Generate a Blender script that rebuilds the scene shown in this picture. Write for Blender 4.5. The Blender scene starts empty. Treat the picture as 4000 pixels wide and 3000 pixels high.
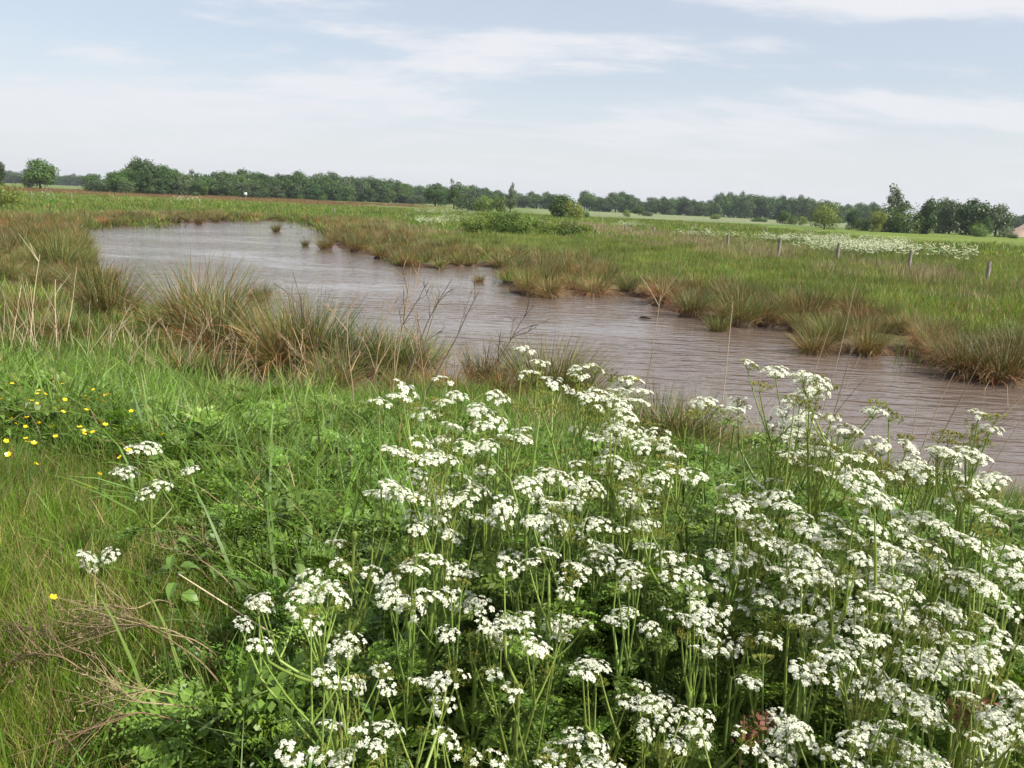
import bpy, math, random
import numpy as np
from mathutils import Vector, Matrix, Euler, Quaternion

random.seed(11)
rng = np.random.default_rng(11)
scene = bpy.context.scene
COL = scene.collection

# ------------------------------------------------------------------ camera
EYE = np.array([0.0, 0.0, 1.65])
FOC, ROLL = 3200.0, math.radians(2.63)                  # focal length in photo pixels, camera roll
PITCH = math.atan(703 * math.cos(ROLL) / FOC)
FWD = np.array([0, math.cos(PITCH), -math.sin(PITCH)])
R0 = np.array([1.0, 0, 0])
U0 = np.array([0, math.sin(PITCH), math.cos(PITCH)])
CR = math.cos(ROLL) * R0 + math.sin(ROLL) * U0
CU = -math.sin(ROLL) * R0 + math.cos(ROLL) * U0
cd = bpy.data.cameras.new("camera")
cam = bpy.data.objects.new("camera", cd)
COL.objects.link(cam)
cd.sensor_width = 36.0
cd.lens = 36.0 * FOC / 4000.0
cd.clip_start, cd.clip_end = 0.05, 12000
cam.matrix_world = Matrix(((CR[0], CU[0], -FWD[0], EYE[0]), (CR[1], CU[1], -FWD[1], EYE[1]),
                           (CR[2], CU[2], -FWD[2], EYE[2]), (0, 0, 0, 1)))
scene.camera = cam

# ------------------------------------------------------------------ sky, sun, exposure
SUN_AZ, SUN_EL = math.radians(118), math.radians(47)    # azimuth from +Y towards +X
SUN = Vector((math.sin(SUN_AZ) * math.cos(SUN_EL), math.cos(SUN_AZ) * math.cos(SUN_EL), math.sin(SUN_EL)))
world = bpy.data.worlds.new("World")
scene.world = world
world.use_nodes = True
wt = world.node_tree
wt.nodes.clear()


def wn(kind, **kw):
    n = wt.nodes.new(kind)
    for k, v in kw.items():
        setattr(n, k, v)
    return n


def wmath(op, a, b=None, c=None, clamp=False):
    n = wn("ShaderNodeMath", operation=op, use_clamp=clamp)
    for i, v in enumerate((a, b, c)):
        if v is None:
            continue
        if isinstance(v, (int, float)):
            n.inputs[i].default_value = v
        else:
            wt.links.new(v, n.inputs[i])
    return n.outputs[0]


sky = wn("ShaderNodeTexSky", sky_type="NISHITA", sun_disc=False)
sky.sun_elevation, sky.sun_rotation = SUN_EL, SUN_AZ
sky.altitude, sky.air_density, sky.dust_density, sky.ozone_density = 0, 1.0, 1.6, 1.0
tc = wn("ShaderNodeTexCoord")
sep = wn("ShaderNodeSeparateXYZ")
wt.links.new(tc.outputs["Generated"], sep.inputs[0])
zz = wmath("ADD", wmath("MAXIMUM", sep.outputs[2], 0.0), 0.16)
comb = wn("ShaderNodeCombineXYZ")
wt.links.new(wmath("DIVIDE", sep.outputs[0], zz), comb.inputs[0])
wt.links.new(wmath("DIVIDE", sep.outputs[1], zz), comb.inputs[1])
mp = wn("ShaderNodeMapping")
mp.inputs["Rotation"].default_value = (0, 0, math.radians(-38))
mp.inputs["Scale"].default_value = (0.50, 0.95, 1)
mp.inputs["Location"].default_value = (1.15, 0.35, 0)
wt.links.new(comb.outputs[0], mp.inputs[0])
n1 = wn("ShaderNodeTexNoise")
n1.inputs["Scale"].default_value, n1.inputs["Detail"].default_value = 1.25, 9
n1.inputs["Roughness"].default_value, n1.inputs["Distortion"].default_value = 0.56, 0.5
n2 = wn("ShaderNodeTexNoise")
n2.inputs["Scale"].default_value, n2.inputs["Detail"].default_value = 3.1, 8
n2.inputs["Roughness"].default_value = 0.62
wt.links.new(mp.outputs[0], n1.inputs[0])
wt.links.new(mp.outputs[0], n2.inputs[0])
cl = wmath("ADD", wmath("MULTIPLY", n1.outputs["Fac"], 0.62), wmath("MULTIPLY", n2.outputs["Fac"], 0.38))
ramp = wn("ShaderNodeMapRange", interpolation_type="SMOOTHSTEP")
wt.links.new(cl, ramp.inputs["Value"])
ramp.inputs["From Min"].default_value, ramp.inputs["From Max"].default_value = 0.45, 0.575
ramp.inputs["To Min"].default_value, ramp.inputs["To Max"].default_value = 0.46, 1.0
low = wn("ShaderNodeMapRange", interpolation_type="SMOOTHSTEP")          # the veil closes towards the horizon
wt.links.new(sep.outputs[2], low.inputs["Value"])
low.inputs["From Min"].default_value, low.inputs["From Max"].default_value = 0.0, 0.17
veil = wn("ShaderNodeMix", data_type="FLOAT")
wt.links.new(low.outputs[0], veil.inputs[0])
veil.inputs[2].default_value = 0.86
wt.links.new(ramp.outputs[0], veil.inputs[3])
mix = wn("ShaderNodeMix", data_type="RGBA")
CLOUD = (5.5, 5.6, 5.9, 1)                              # cloud radiance on the sky texture's scale
wt.links.new(veil.outputs[0], mix.inputs[0])
wt.links.new(sky.outputs[0], mix.inputs[6])
mix.inputs[7].default_value = CLOUD
bg = wn("ShaderNodeBackground")
bg.inputs["Strength"].default_value = 0.10
wt.links.new(mix.outputs[2], bg.inputs["Color"])
wo = wn("ShaderNodeOutputWorld")
wt.links.new(bg.outputs[0], wo.inputs["Surface"])
sd = bpy.data.lights.new("sun", "SUN")
sd.energy, sd.angle, sd.color = 5.0, math.radians(0.53), (1.0, 0.955, 0.88)
so = bpy.data.objects.new("sun", sd)
COL.objects.link(so)
so.rotation_euler = SUN.to_track_quat("Z", "Y").to_euler()
scene.view_settings.view_transform = "Standard"
scene.view_settings.look = "None"
scene.view_settings.exposure = 0.62
scene.view_settings.gamma = 1.0
scene.view_settings.use_curve_mapping = False
scene.render.engine = "CYCLES"
scene.cycles.max_bounces = 6
scene.cycles.diffuse_bounces = 3
scene.cycles.transmission_bounces = 4
scene.cycles.volume_bounces = 0
scene.cycles.adaptive_threshold = 0.02

# ------------------------------------------------------------------ helpers: pixels, noise, ground
K = 4000.0 / 2212.0
WATER = -1.2


def pix_dir(px, py):
    d = FWD + (px - 2000) / FOC * CR + (1500 - py) / FOC * CU
    return d


def pix_plane(px, py, z):
    d = pix_dir(px, py)
    t = (z - EYE[2]) / d[2]
    return EYE + t * d


def smooth(t):
    t = np.clip(t, 0, 1)
    return t * t * (3 - 2 * t)


_NT = np.random.default_rng(3).random((64, 64))


def vnoise(x, y):
    x, y = np.asarray(x, float), np.asarray(y, float)
    xi, yi = np.floor(x).astype(int), np.floor(y).astype(int)
    fx, fy = smooth(x - xi), smooth(y - yi)
    g = lambda a, b: _NT[a % 64, b % 64]
    return (g(xi, yi) * (1 - fx) + g(xi + 1, yi) * fx) * (1 - fy) + (g(xi, yi + 1) * (1 - fx) + g(xi + 1, yi + 1) * fx) * fy


def fbm(x, y, o=4):
    v, a, t = 0, 1.0, 0
    for i in range(o):
        v = v + a * vnoise(x * 2 ** i + 17.3 * i, y * 2 ** i + 5.1 * i)
        t += a
        a *= 0.5
    return v / t


SHORE_PX = [(170, 497), (230, 490), (330, 484), (430, 481), (560, 476), (650, 480), (690, 490), (742, 535), (800, 548), (870, 573),
            (950, 580), (1010, 573), (1090, 578), (1122, 632), (1165, 642), (1270, 636), (1380, 640), (1490, 680), (1570, 705),
            (1700, 700), (1770, 755), (1870, 765), (2010, 770), (2080, 812), (2212, 828)]
SHORE_NEAR = [(2212, 1110), (1900, 1010), (1700, 965), (1450, 965), (1200, 885), (950, 830), (800, 800), (720, 800), (620, 795),
              (560, 720), (530, 690), (430, 735), (340, 700), (280, 650), (180, 578)]
poly = [tuple(pix_plane(a * K, b * K, WATER)[:2]) for a, b in SHORE_PX]
poly += [(17.0, 11.5), (15.0, 4.5), (10.0, 5.3)]
poly += [tuple(pix_plane(a * K, b * K, WATER)[:2]) for a, b in SHORE_NEAR]
POLY = np.array(poly)


def pond_dist(x, y):
    """signed distance to the shore line, positive on land"""
    x, y = np.asarray(x, float), np.asarray(y, float)
    best = np.full(x.shape, 1e9)
    ins = np.zeros(x.shape, bool)
    n = len(POLY)
    for i in range(n):
        ax, ay = POLY[i]
        bx, by = POLY[(i + 1) % n]
        dx, dy = bx - ax, by - ay
        t = np.clip(((x - ax) * dx + (y - ay) * dy) / (dx * dx + dy * dy + 1e-9), 0, 1)
        best = np.minimum(best, (x - ax - t * dx) ** 2 + (y - ay - t * dy) ** 2)
        c = (ay > y) != (by > y)
        xi = (bx - ax) * (y - ay) / (by - ay + 1e-12) + ax
        ins ^= c & (x < xi)
    d = np.sqrt(best)
    return np.where(ins, -d, d)


def dike(x, y):
    return 0.529 * x + 0.8486 * y


def bank_end(x):
    """how far from the path the bank's own grass reaches"""
    return 9.6 - 2.9 * smooth((0.0 - x) / 3.5)


def ground(x, y):
    x, y = np.asarray(x, float), np.asarray(y, float)
    s = pond_dist(x, y)
    s = s + 0.5 * (fbm(x * 0.9, y * 0.9, 3) - 0.5) * np.clip(1.2 - np.abs(s) / 3, 0, 1)
    D = dike(x, y)
    bank = -1.10 * smooth((D - 0.8) / (8.4 - 2.2 * smooth((-0.5 - x) / 4.0)))
    marsh = -1.14 + 0.16 * (1 - np.exp(-np.maximum(s, 0) / 2.5)) + 0.46 * smooth((s - 4) / 24)
    out = np.maximum(bank, marsh)
    out = out + 0.10 * (fbm(x * 0.7, y * 0.7, 3) - 0.5) * smooth(s / 2) * np.clip(1.3 - np.hypot(x, y) / 200, 0.25, 1)
    ins = -1.14 - 0.6 * smooth(-s / 1.3)
    return np.where(s > 0, out, ins)


def g1(x, y):
    return float(ground(np.array([x]), np.array([y]))[0])


def ray_hit(px, py, h=0.0, tmax=400):
    """point where the view ray of a photo pixel meets the ground raised by h"""
    d = pix_dir(px, py)
    d = d / np.linalg.norm(d)
    t = np.geomspace(0.8, tmax, 900)
    P = EYE + t[:, None] * d
    m = P[:, 2] - (np.maximum(ground(P[:, 0], P[:, 1]), WATER) + h)
    i = np.where(m < 0)[0]
    if len(i) == 0:
        return P[-1]
    i = i[0]
    if i == 0:
        return P[0]
    a = m[i - 1] / (m[i - 1] - m[i])
    return P[i - 1] * (1 - a) + P[i] * a


# ------------------------------------------------------------------ helpers: meshes and objects
class MB:
    """collects vertices, faces, vertex colours and material slots for one mesh"""

    def __init__(self):
        self.v, self.f, self.c, self.m, self.n = [], [], [], [], 0

    def add(self, V, F, C=None, slot=0):
        V = np.asarray(V, float).reshape(-1, 3)
        F = np.asarray(F, int) + self.n
        self.v.append(V)
        self.f.append(F)
        C = np.array((0.5, 0.5, 0.5)) if C is None else np.asarray(C, float)
        self.c.append(np.broadcast_to(C, (len(V), 3)))
        self.m.append(np.full(len(F), slot))
        self.n += len(V)

    def merge(self, o, M=None, tint=1.0):
        off = self.n
        for V in o.v:
            self.v.append(V if M is None else V @ np.array(M)[:3, :3].T + np.array(M)[:3, 3])
        self.f += [F + off for F in o.f]
        self.c += [c_ * tint for c_ in o.c]
        self.m += o.m
        self.n += o.n

    def mesh(self, name, mats, smooth_faces=False):
        me = bpy.data.meshes.new(name)
        V = np.concatenate(self.v).astype(np.float32)
        tot = np.concatenate([np.full(len(F), F.shape[1]) for F in self.f])
        idx = np.concatenate([F.ravel() for F in self.f])
        me.vertices.add(len(V))
        me.vertices.foreach_set("co", V.ravel())
        me.loops.add(len(idx))
        me.loops.foreach_set("vertex_index", idx.astype(np.int32))
        me.polygons.add(len(tot))
        st = np.concatenate([[0], np.cumsum(tot)[:-1]])
        me.polygons.foreach_set("loop_start", st.astype(np.int32))
        me.polygons.foreach_set("material_index", np.concatenate(self.m).astype(np.int32))
        if smooth_faces:
            me.polygons.foreach_set("use_smooth", np.ones(len(tot), bool))
        ca = me.color_attributes.new("Col", "FLOAT_COLOR", "POINT")
        C = np.concatenate(self.c)
        ca.data.foreach_set("color", np.concatenate([C, np.ones((len(C), 1))], 1).astype(np.float32).ravel())
        for m in (mats if isinstance(mats, (list, tuple)) else [mats]):
            me.materials.append(m)
        me.update(calc_edges=True)
        return me


def tag(o, label=None, cat=None, group=None, kind=None):
    if label:
        o["label"] = label
    if cat:
        o["category"] = cat
    if group:
        o["group"] = group
    if kind:
        o["kind"] = kind
    return o


def link(name, data, loc=(0, 0, 0), rot=(0, 0, 0), scl=(1, 1, 1), parent=None):
    o = bpy.data.objects.new(name, data)
    COL.objects.link(o)
    o.location, o.rotation_euler = loc, rot
    o.scale = (scl,) * 3 if isinstance(scl, (int, float)) else scl
    if parent:
        o.parent = parent
    return o


def tube(mb, pts, rad, sides=5, C=None, slot=0, cap=True):
    pts = np.asarray(pts, float)
    n = len(pts)
    rad = np.broadcast_to(np.asarray(rad, float), (n,))
    tan = np.gradient(pts, axis=0)
    tan /= np.linalg.norm(tan, axis=1)[:, None] + 1e-12
    ref = np.array([0.31, 0.95, 0.05]) if abs(tan[0, 2]) > 0.6 else np.array([0.05, 0.1, 1.0])
    a = np.cross(tan, ref)
    a /= np.linalg.norm(a, axis=1)[:, None] + 1e-12
    b = np.cross(tan, a)
    th = np.linspace(0, 2 * math.pi, sides, endpoint=False)
    V = pts[:, None] + rad[:, None, None] * (np.cos(th)[None, :, None] * a[:, None] + np.sin(th)[None, :, None] * b[:, None])
    i = np.arange(n - 1)[:, None] * sides
    j = np.arange(sides)[None]
    F = np.stack([i + j, i + (j + 1) % sides, i + sides + (j + 1) % sides, i + sides + j], -1).reshape(-1, 4)
    if C is not None and np.ndim(C) == 2:
        C = np.repeat(np.asarray(C, float), sides, 0)
    mb.add(V, F, C, slot)
    if cap and sides > 3:
        mb.add(V[-1], [list(range(sides))], None if C is None else (C[-1] if np.ndim(C) == 2 else C), slot)


def blades(mb, base, az, length, lean, curve, width, c0, c1, seg=3, slot=0, twist=None, r=rng):
    """ribbons: start at base, lean (rad) from vertical towards az, bending further by curve along the way"""
    n = len(base)
    B = lambda v: np.broadcast_to(np.asarray(v, float), (n,))
    az, length, lean, curve, width = map(B, (az, length, lean, curve, width))
    pos = np.array(base, float)
    out = np.stack([np.cos(az), np.sin(az), np.zeros(n)], 1)
    sa = az + math.pi / 2 + (r.uniform(-1.2, 1.2, n) if twist is None else twist)
    side = np.stack([np.cos(sa), np.sin(sa), np.zeros(n)], 1)
    c0 = np.broadcast_to(np.asarray(c0, float), (n, 3))
    c1 = np.broadcast_to(np.asarray(c1, float), (n, 3))
    V, C = [], []
    for k in range(seg + 1):
        t = k / seg
        w = width * (1 - t ** 1.8) * (0.75 + 0.5 * min(t * 3, 0.5))
        if k < seg:
            V += [pos - side * w[:, None] / 2, pos + side * w[:, None] / 2]
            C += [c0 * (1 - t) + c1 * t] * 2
        else:
            V += [pos.copy()]
            C += [c1]
        ang = lean + curve * (t + 0.5 / seg)
        pos = pos + (length / seg)[:, None] * (np.sin(ang)[:, None] * out + np.cos(ang)[:, None] * np.array([0, 0, 1.0]))
    m = 2 * seg + 1
    V = np.stack(V, 1).reshape(-1, 3)
    C = np.stack(C, 1).reshape(-1, 3)
    o = (np.arange(n) * m)[:, None]
    q = []
    for k in range(seg - 1):
        q.append(o + np.array([[2 * k, 2 * k + 1, 2 * k + 3, 2 * k + 2]]))
    nv = mb.n
    mb.add(V, np.concatenate(q), C, slot)
    t = o + np.array([[2 * seg - 2, 2 * seg - 1, 2 * seg]])
    mb.f.append(t + nv)
    mb.m.append(np.full(len(t), slot))


def disc(n, R, r=rng):
    a, q = r.uniform(0, 2 * math.pi, n), R * np.sqrt(r.random(n))
    return np.stack([q * np.cos(a), q * np.sin(a), np.zeros(n)], 1)


def jit(c, n, v=0.25, r=rng):
    """n colours around c: brightness and slight hue scatter"""
    c = np.asarray(c, float)
    k = r.uniform(1 - v, 1 + v, (n, 1)) * (1 + r.uniform(-v / 3, v / 3, (n, 3)))
    return np.clip(c * k, 0, 1)


# ------------------------------------------------------------------ materials
def nmat(name):
    m = bpy.data.materials.new(name)
    m.use_nodes = True
    m.node_tree.nodes.clear()
    return m, m.node_tree


def leaf_mat(name, color=None, trans=0.3, rough=0.5, spec=0.3, vary=0.25, hue=0.02, patch=0.0, tcol=(1.15, 1.1, 0.5)):
    """two-sided plant surface: diffuse + light passing through; colour from the mesh unless given"""
    m, t = nmat(name)
    N, L = t.nodes.new, t.links.new
    if color is None:
        a = N("ShaderNodeAttribute")
        a.attribute_name = "Col"
        base = a.outputs["Color"]
    else:
        a = N("ShaderNodeRGB")
        a.outputs[0].default_value = (*color, 1)
        base = a.outputs[0]
    oi = N("ShaderNodeObjectInfo")
    hs = N("ShaderNodeHueSaturation")
    mr = N("ShaderNodeMapRange")
    mr.inputs["To Min"].default_value, mr.inputs["To Max"].default_value = 1 - vary, 1 + vary
    L(oi.outputs["Random"], mr.inputs["Value"])
    wn_ = N("ShaderNodeTexWhiteNoise")
    wn_.noise_dimensions = "1D"
    L(oi.outputs["Random"], wn_.inputs["W"])
    mh = N("ShaderNodeMapRange")
    mh.inputs["To Min"].default_value, mh.inputs["To Max"].default_value = 0.5 - hue, 0.5 + hue
    L(wn_.outputs["Value"], mh.inputs["Value"])
    L(mh.outputs[0], hs.inputs["Hue"])
    val = mr.outputs[0]
    if patch:
        g = N("ShaderNodeNewGeometry")
        nz = N("ShaderNodeTexNoise")
        nz.inputs["Scale"].default_value, nz.inputs["Detail"].default_value = 0.35, 3
        L(g.outputs["Position"], nz.inputs["Vector"])
        mm = N("ShaderNodeMapRange")
        mm.inputs["From Min"].default_value, mm.inputs["From Max"].default_value = 0.3, 0.7
        mm.inputs["To Min"].default_value, mm.inputs["To Max"].default_value = 1 - patch, 1 + patch
        L(nz.outputs["Fac"], mm.inputs["Value"])
        mu = N("ShaderNodeMath")
        mu.operation = "MULTIPLY"
        L(val, mu.inputs[0])
        L(mm.outputs[0], mu.inputs[1])
        val = mu.outputs[0]
    L(val, hs.inputs["Value"])
    L(base, hs.inputs["Color"])
    p = N("ShaderNodeBsdfPrincipled")
    p.inputs["Roughness"].default_value = rough
    p.inputs["Specular IOR Level"].default_value = spec
    L(hs.outputs[0], p.inputs["Base Color"])
    o = N("ShaderNodeOutputMaterial")
    if trans:
        tr = N("ShaderNodeBsdfTranslucent")
        mx = N("ShaderNodeMix")
        mx.data_type, mx.blend_type = "RGBA", "MULTIPLY"
        mx.inputs[0].default_value = 1.0
        mx.inputs[7].default_value = (*tcol, 1)
        L(hs.outputs[0], mx.inputs[6])
        L(mx.outputs[2], tr.inputs["Color"])
        ms = N("ShaderNodeMixShader")
        ms.inputs[0].default_value = trans
        L(p.outputs[0], ms.inputs[1])
        L(tr.outputs[0], ms.inputs[2])
        L(ms.outputs[0], o.inputs["Surface"])
    else:
        L(p.outputs[0], o.inputs["Surface"])
    return m


M_GRASS = leaf_mat("grass_blades", vary=0.28, hue=0.015, patch=0.22, rough=0.45, spec=0.26, trans=0.32, tcol=(1.15, 1.1, 0.4))
M_RUSH = leaf_mat("rush_stems", vary=0.32, hue=0.025, patch=0.2, trans=0.12, rough=0.5)
M_DEAD = leaf_mat("dead_rush", vary=0.25, hue=0.012, patch=0.12, trans=0.15, rough=0.7, tcol=(1, 0.9, 0.7))
M_STRAW = leaf_mat("straw", vary=0.22, hue=0.01, trans=0.0, rough=0.65)
M_HERB = leaf_mat("herb_leaves", vary=0.25, hue=0.010, trans=0.32, rough=0.45, spec=0.4)
M_STEM = leaf_mat("green_stems", vary=0.15, hue=0.015, trans=0.12, rough=0.4, spec=0.4)
M_PETAL = leaf_mat("white_petals", vary=0.05, hue=0.0, trans=0.30, rough=0.6, spec=0.2, tcol=(1, 1, 0.95))
M_YELLOW = leaf_mat("yellow_petals", vary=0.08, hue=0.005, trans=0.2, rough=0.25, spec=0.5, tcol=(1, 0.95, 0.6))
M_TWIG = leaf_mat("dead_twigs", vary=0.2, hue=0.01, trans=0.0, rough=0.75)
M_BARK = leaf_mat("bark", color=(0.045, 0.036, 0.028), vary=0.2, trans=0, rough=0.9)
LEAFM = {
    "dark": leaf_mat("foliage_dark", color=(0.055, 0.105, 0.026), vary=0.25, hue=0.012, trans=0.22),
    "mid": leaf_mat("foliage_mid", color=(0.075, 0.135, 0.03), vary=0.25, hue=0.015, trans=0.25),
    "grey": leaf_mat("foliage_grey", color=(0.085, 0.125, 0.055), vary=0.2, hue=0.012, trans=0.25),
    "oak": leaf_mat("foliage_oak", color=(0.075, 0.15, 0.022), vary=0.1, hue=0.008, trans=0.28),
    "pale": leaf_mat("foliage_pale", color=(0.20, 0.245, 0.055), vary=0.15, hue=0.012, trans=0.3),
    "bush": leaf_mat("foliage_bush", color=(0.145, 0.21, 0.045), vary=0.22, hue=0.015, trans=0.3),
}


def ground_mat():
    m, t = nmat("ground_soil_and_turf")
    N, L = t.nodes.new, t.links.new
    a = N("ShaderNodeAttribute")
    a.attribute_name = "Col"
    g = N("ShaderNodeNewGeometry")
    out = a.outputs["Color"]
    for sc, lo, hi, det in ((0.06, 0.8, 1.2, 5), (1.7, 0.72, 1.3, 6), (14.0, 0.6, 1.35, 6)):
        nz = N("ShaderNodeTexNoise")
        nz.inputs["Scale"].default_value, nz.inputs["Detail"].default_value = sc, det
        L(g.outputs["Position"], nz.inputs["Vector"])
        mr = N("ShaderNodeMapRange")
        mr.inputs["From Min"].default_value, mr.inputs["From Max"].default_value = 0.3, 0.7
        mr.inputs["To Min"].default_value, mr.inputs["To Max"].default_value = lo, hi
        L(nz.outputs["Fac"], mr.inputs["Value"])
        mx = N("ShaderNodeVectorMath")
        mx.operation = "SCALE"
        L(out, mx.inputs[0])
        L(mr.outputs[0], mx.inputs["Scale"])
        out = mx.outputs[0]
    bm = N("ShaderNodeBump")
    bm.inputs["Strength"].default_value, bm.inputs["Distance"].default_value = 0.7, 0.08
    L(nz.outputs["Fac"], bm.inputs["Height"])
    p = N("ShaderNodeBsdfPrincipled")
    p.inputs["Roughness"].default_value = 0.95
    p.inputs["Specular IOR Level"].default_value = 0.1
    L(out, p.inputs["Base Color"])
    L(bm.outputs[0], p.inputs["Normal"])
    o = N("ShaderNodeOutputMaterial")
    L(p.outputs[0], o.inputs["Surface"])
    return m


def water_mat():
    m, t = nmat("muddy_water")
    N, L = t.nodes.new, t.links.new
    g = N("ShaderNodeNewGeometry")

    def waves(sx, sy, rot, det, rough=0.5, dist=0.6):
        mp_ = N("ShaderNodeMapping")
        mp_.vector_type = "POINT"
        mp_.inputs["Rotation"].default_value = (0, 0, math.radians(rot))
        mp_.inputs["Scale"].default_value = (sx, sy, 1)
        L(g.outputs["Position"], mp_.inputs[0])
        nz = N("ShaderNodeTexNoise")
        nz.inputs["Scale"].default_value, nz.inputs["Detail"].default_value = 1.0, det
        nz.inputs["Roughness"].default_value, nz.inputs["Distortion"].default_value = rough, dist
        L(mp_.outputs[0], nz.inputs["Vector"])
        return nz.outputs["Fac"]
    a = waves(1.0, 3.3, 6, 2)
    b = waves(2.6, 9.0, -9, 3)
    c = waves(0.10, 0.22, 20, 3)
    ad = N("ShaderNodeMath")
    ad.operation = "MULTIPLY_ADD"
    L(b, ad.inputs[0])
    ad.inputs[1].default_value = 0.22
    L(a, ad.inputs[2])
    mr = N("ShaderNodeMapRange")
    mr.inputs["From Min"].default_value, mr.inputs["From Max"].default_value = 0.35, 0.65
    mr.inputs["To Min"].default_value, mr.inputs["To Max"].default_value = 0.16, 0.85
    L(c, mr.inputs["Value"])
    bm = N("ShaderNodeBump")
    bm.inputs["Distance"].default_value = 0.085
    L(mr.outputs[0], bm.inputs["Strength"])
    L(ad.outputs[0], bm.inputs["Height"])
    p = N("ShaderNodeBsdfPrincipled")
    p.inputs["Base Color"].default_value = (0.126, 0.094, 0.075, 1)
    p.inputs["Roughness"].default_value = 0.06
    p.inputs["IOR"].default_value = 1.33
    L(bm.outputs[0], p.inputs["Normal"])
    o = N("ShaderNodeOutputMaterial")
    L(p.outputs[0], o.inputs["Surface"])
    return m


def wood_mat():
    m, t = nmat("weathered_wood")
    N, L = t.nodes.new, t.links.new
    c = N("ShaderNodeTexCoord")
    mp_ = N("ShaderNodeMapping")
    mp_.inputs["Scale"].default_value = (30, 30, 3)
    L(c.outputs["Object"], mp_.inputs[0])
    nz = N("ShaderNodeTexNoise")
    nz.inputs["Scale"].default_value, nz.inputs["Detail"].default_value = 1, 6
    L(mp_.outputs[0], nz.inputs["Vector"])
    r = N("ShaderNodeValToRGB")
    r.color_ramp.elements[0].position, r.color_ramp.elements[1].position = 0.32, 0.68
    r.color_ramp.elements[0].color, r.color_ramp.elements[1].color = (0.10, 0.082, 0.065, 1), (0.34, 0.30, 0.25, 1)
    L(nz.outputs["Fac"], r.inputs[0])
    bm = N("ShaderNodeBump")
    bm.inputs["Distance"].default_value = 0.01
    L(nz.outputs["Fac"], bm.inputs["Height"])
    p = N("ShaderNodeBsdfPrincipled")
    p.inputs["Roughness"].default_value = 0.85
    L(r.outputs[0], p.inputs["Base Color"])
    L(bm.outputs[0], p.inputs["Normal"])
    o = N("ShaderNodeOutputMaterial")
    L(p.outputs[0], o.inputs["Surface"])
    return m


def plain_mat(name, color, rough=0.8, vary=0.12, scale=6.0):
    m, t = nmat(name)
    N, L = t.nodes.new, t.links.new
    c = N("ShaderNodeTexCoord")
    nz = N("ShaderNodeTexNoise")
    nz.inputs["Scale"].default_value, nz.inputs["Detail"].default_value = scale, 5
    L(c.outputs["Object"], nz.inputs["Vector"])
    mr = N("ShaderNodeMapRange")
    mr.inputs["To Min"].default_value, mr.inputs["To Max"].default_value = 1 - 2 * vary, 1 + 2 * vary
    L(nz.outputs["Fac"], mr.inputs["Value"])
    vm = N("ShaderNodeVectorMath")
    vm.operation = "SCALE"
    vm.inputs[0].default_value = color
    L(mr.outputs[0], vm.inputs["Scale"])
    p = N("ShaderNodeBsdfPrincipled")
    p.inputs["Roughness"].default_value = rough
    L(vm.outputs[0], p.inputs["Base Color"])
    o = N("ShaderNodeOutputMaterial")
    L(p.outputs[0], o.inputs["Surface"])
    return m


M_GROUND, M_WATER, M_WOOD = ground_mat(), water_mat(), wood_mat()

# ------------------------------------------------------------------ ground: one sheet out to the horizon
ang = np.concatenate([np.radians(np.linspace(-48, 48, 400)), np.radians(np.linspace(50, 310, 110))])   # from +Y towards +X
rad = np.concatenate([[0.05, 0.4, 0.8], np.geomspace(1.2, 130, 330), np.geomspace(134, 1900, 80)])
A, Rr = np.meshgrid(ang, rad)
GX, GY = np.sin(A) * Rr, np.cos(A) * Rr
GZ = ground(GX, GY)
S = pond_dist(GX, GY)
DK = dike(GX, GY)


def zone_colour(X, Y, s, D):
    r = np.hypot(X, Y)
    C = np.empty(X.shape + (3,))
    C[:] = (0.095, 0.145, 0.034)                                           # meadow
    nz = fbm(X * 0.03, Y * 0.03, 4)

    def put(w, c):
        w = np.clip(w, 0, 1)[..., None]
        C[:] = C * (1 - w) + np.array(c) * w
    put((nz - 0.5) * 4, (0.12, 0.15, 0.045))
    put(smooth((Y - 165 - 25 * nz) / 15) * smooth((330 - Y + 40 * nz) / 40) * smooth((-8 - X) / 60), (0.175, 0.115, 0.048))   # sorrel
    put(smooth((Y - 330) / 30) * smooth((20 - X) / 60), (0.125, 0.16, 0.05))
    put(smooth((Y - 200 - 0.2 * X) / 20) * smooth((520 - Y) / 60) * smooth((X + 10) / 30), (0.165, 0.19, 0.095))               # pale field
    put(smooth((X - 32) / 14) * smooth((Y - 84) / 12) * smooth((190 - Y) / 14), (0.125, 0.17, 0.034))                       # mown strip
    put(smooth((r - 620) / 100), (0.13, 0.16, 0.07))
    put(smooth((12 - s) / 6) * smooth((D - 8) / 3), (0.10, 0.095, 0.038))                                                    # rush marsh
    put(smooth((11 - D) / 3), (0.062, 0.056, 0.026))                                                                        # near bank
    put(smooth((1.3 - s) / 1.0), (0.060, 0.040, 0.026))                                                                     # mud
    return C


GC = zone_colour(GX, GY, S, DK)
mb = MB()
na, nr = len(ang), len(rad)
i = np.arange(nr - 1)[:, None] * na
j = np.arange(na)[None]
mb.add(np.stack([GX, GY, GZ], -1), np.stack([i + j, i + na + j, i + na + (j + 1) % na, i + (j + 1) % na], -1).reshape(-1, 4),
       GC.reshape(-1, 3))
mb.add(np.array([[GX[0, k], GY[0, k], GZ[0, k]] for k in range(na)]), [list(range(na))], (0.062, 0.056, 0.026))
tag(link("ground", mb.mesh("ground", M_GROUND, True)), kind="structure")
mb = MB()
mb.add([(-48, 3, WATER), (26, 3, WATER), (26, 110, WATER), (-48, 110, WATER)], [(0, 1, 2, 3)])
tag(link("pond_water", mb.mesh("pond_water", M_WATER)), kind="structure")

# ------------------------------------------------------------------ scattered vegetation nobody could count (geometry nodes)


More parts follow.
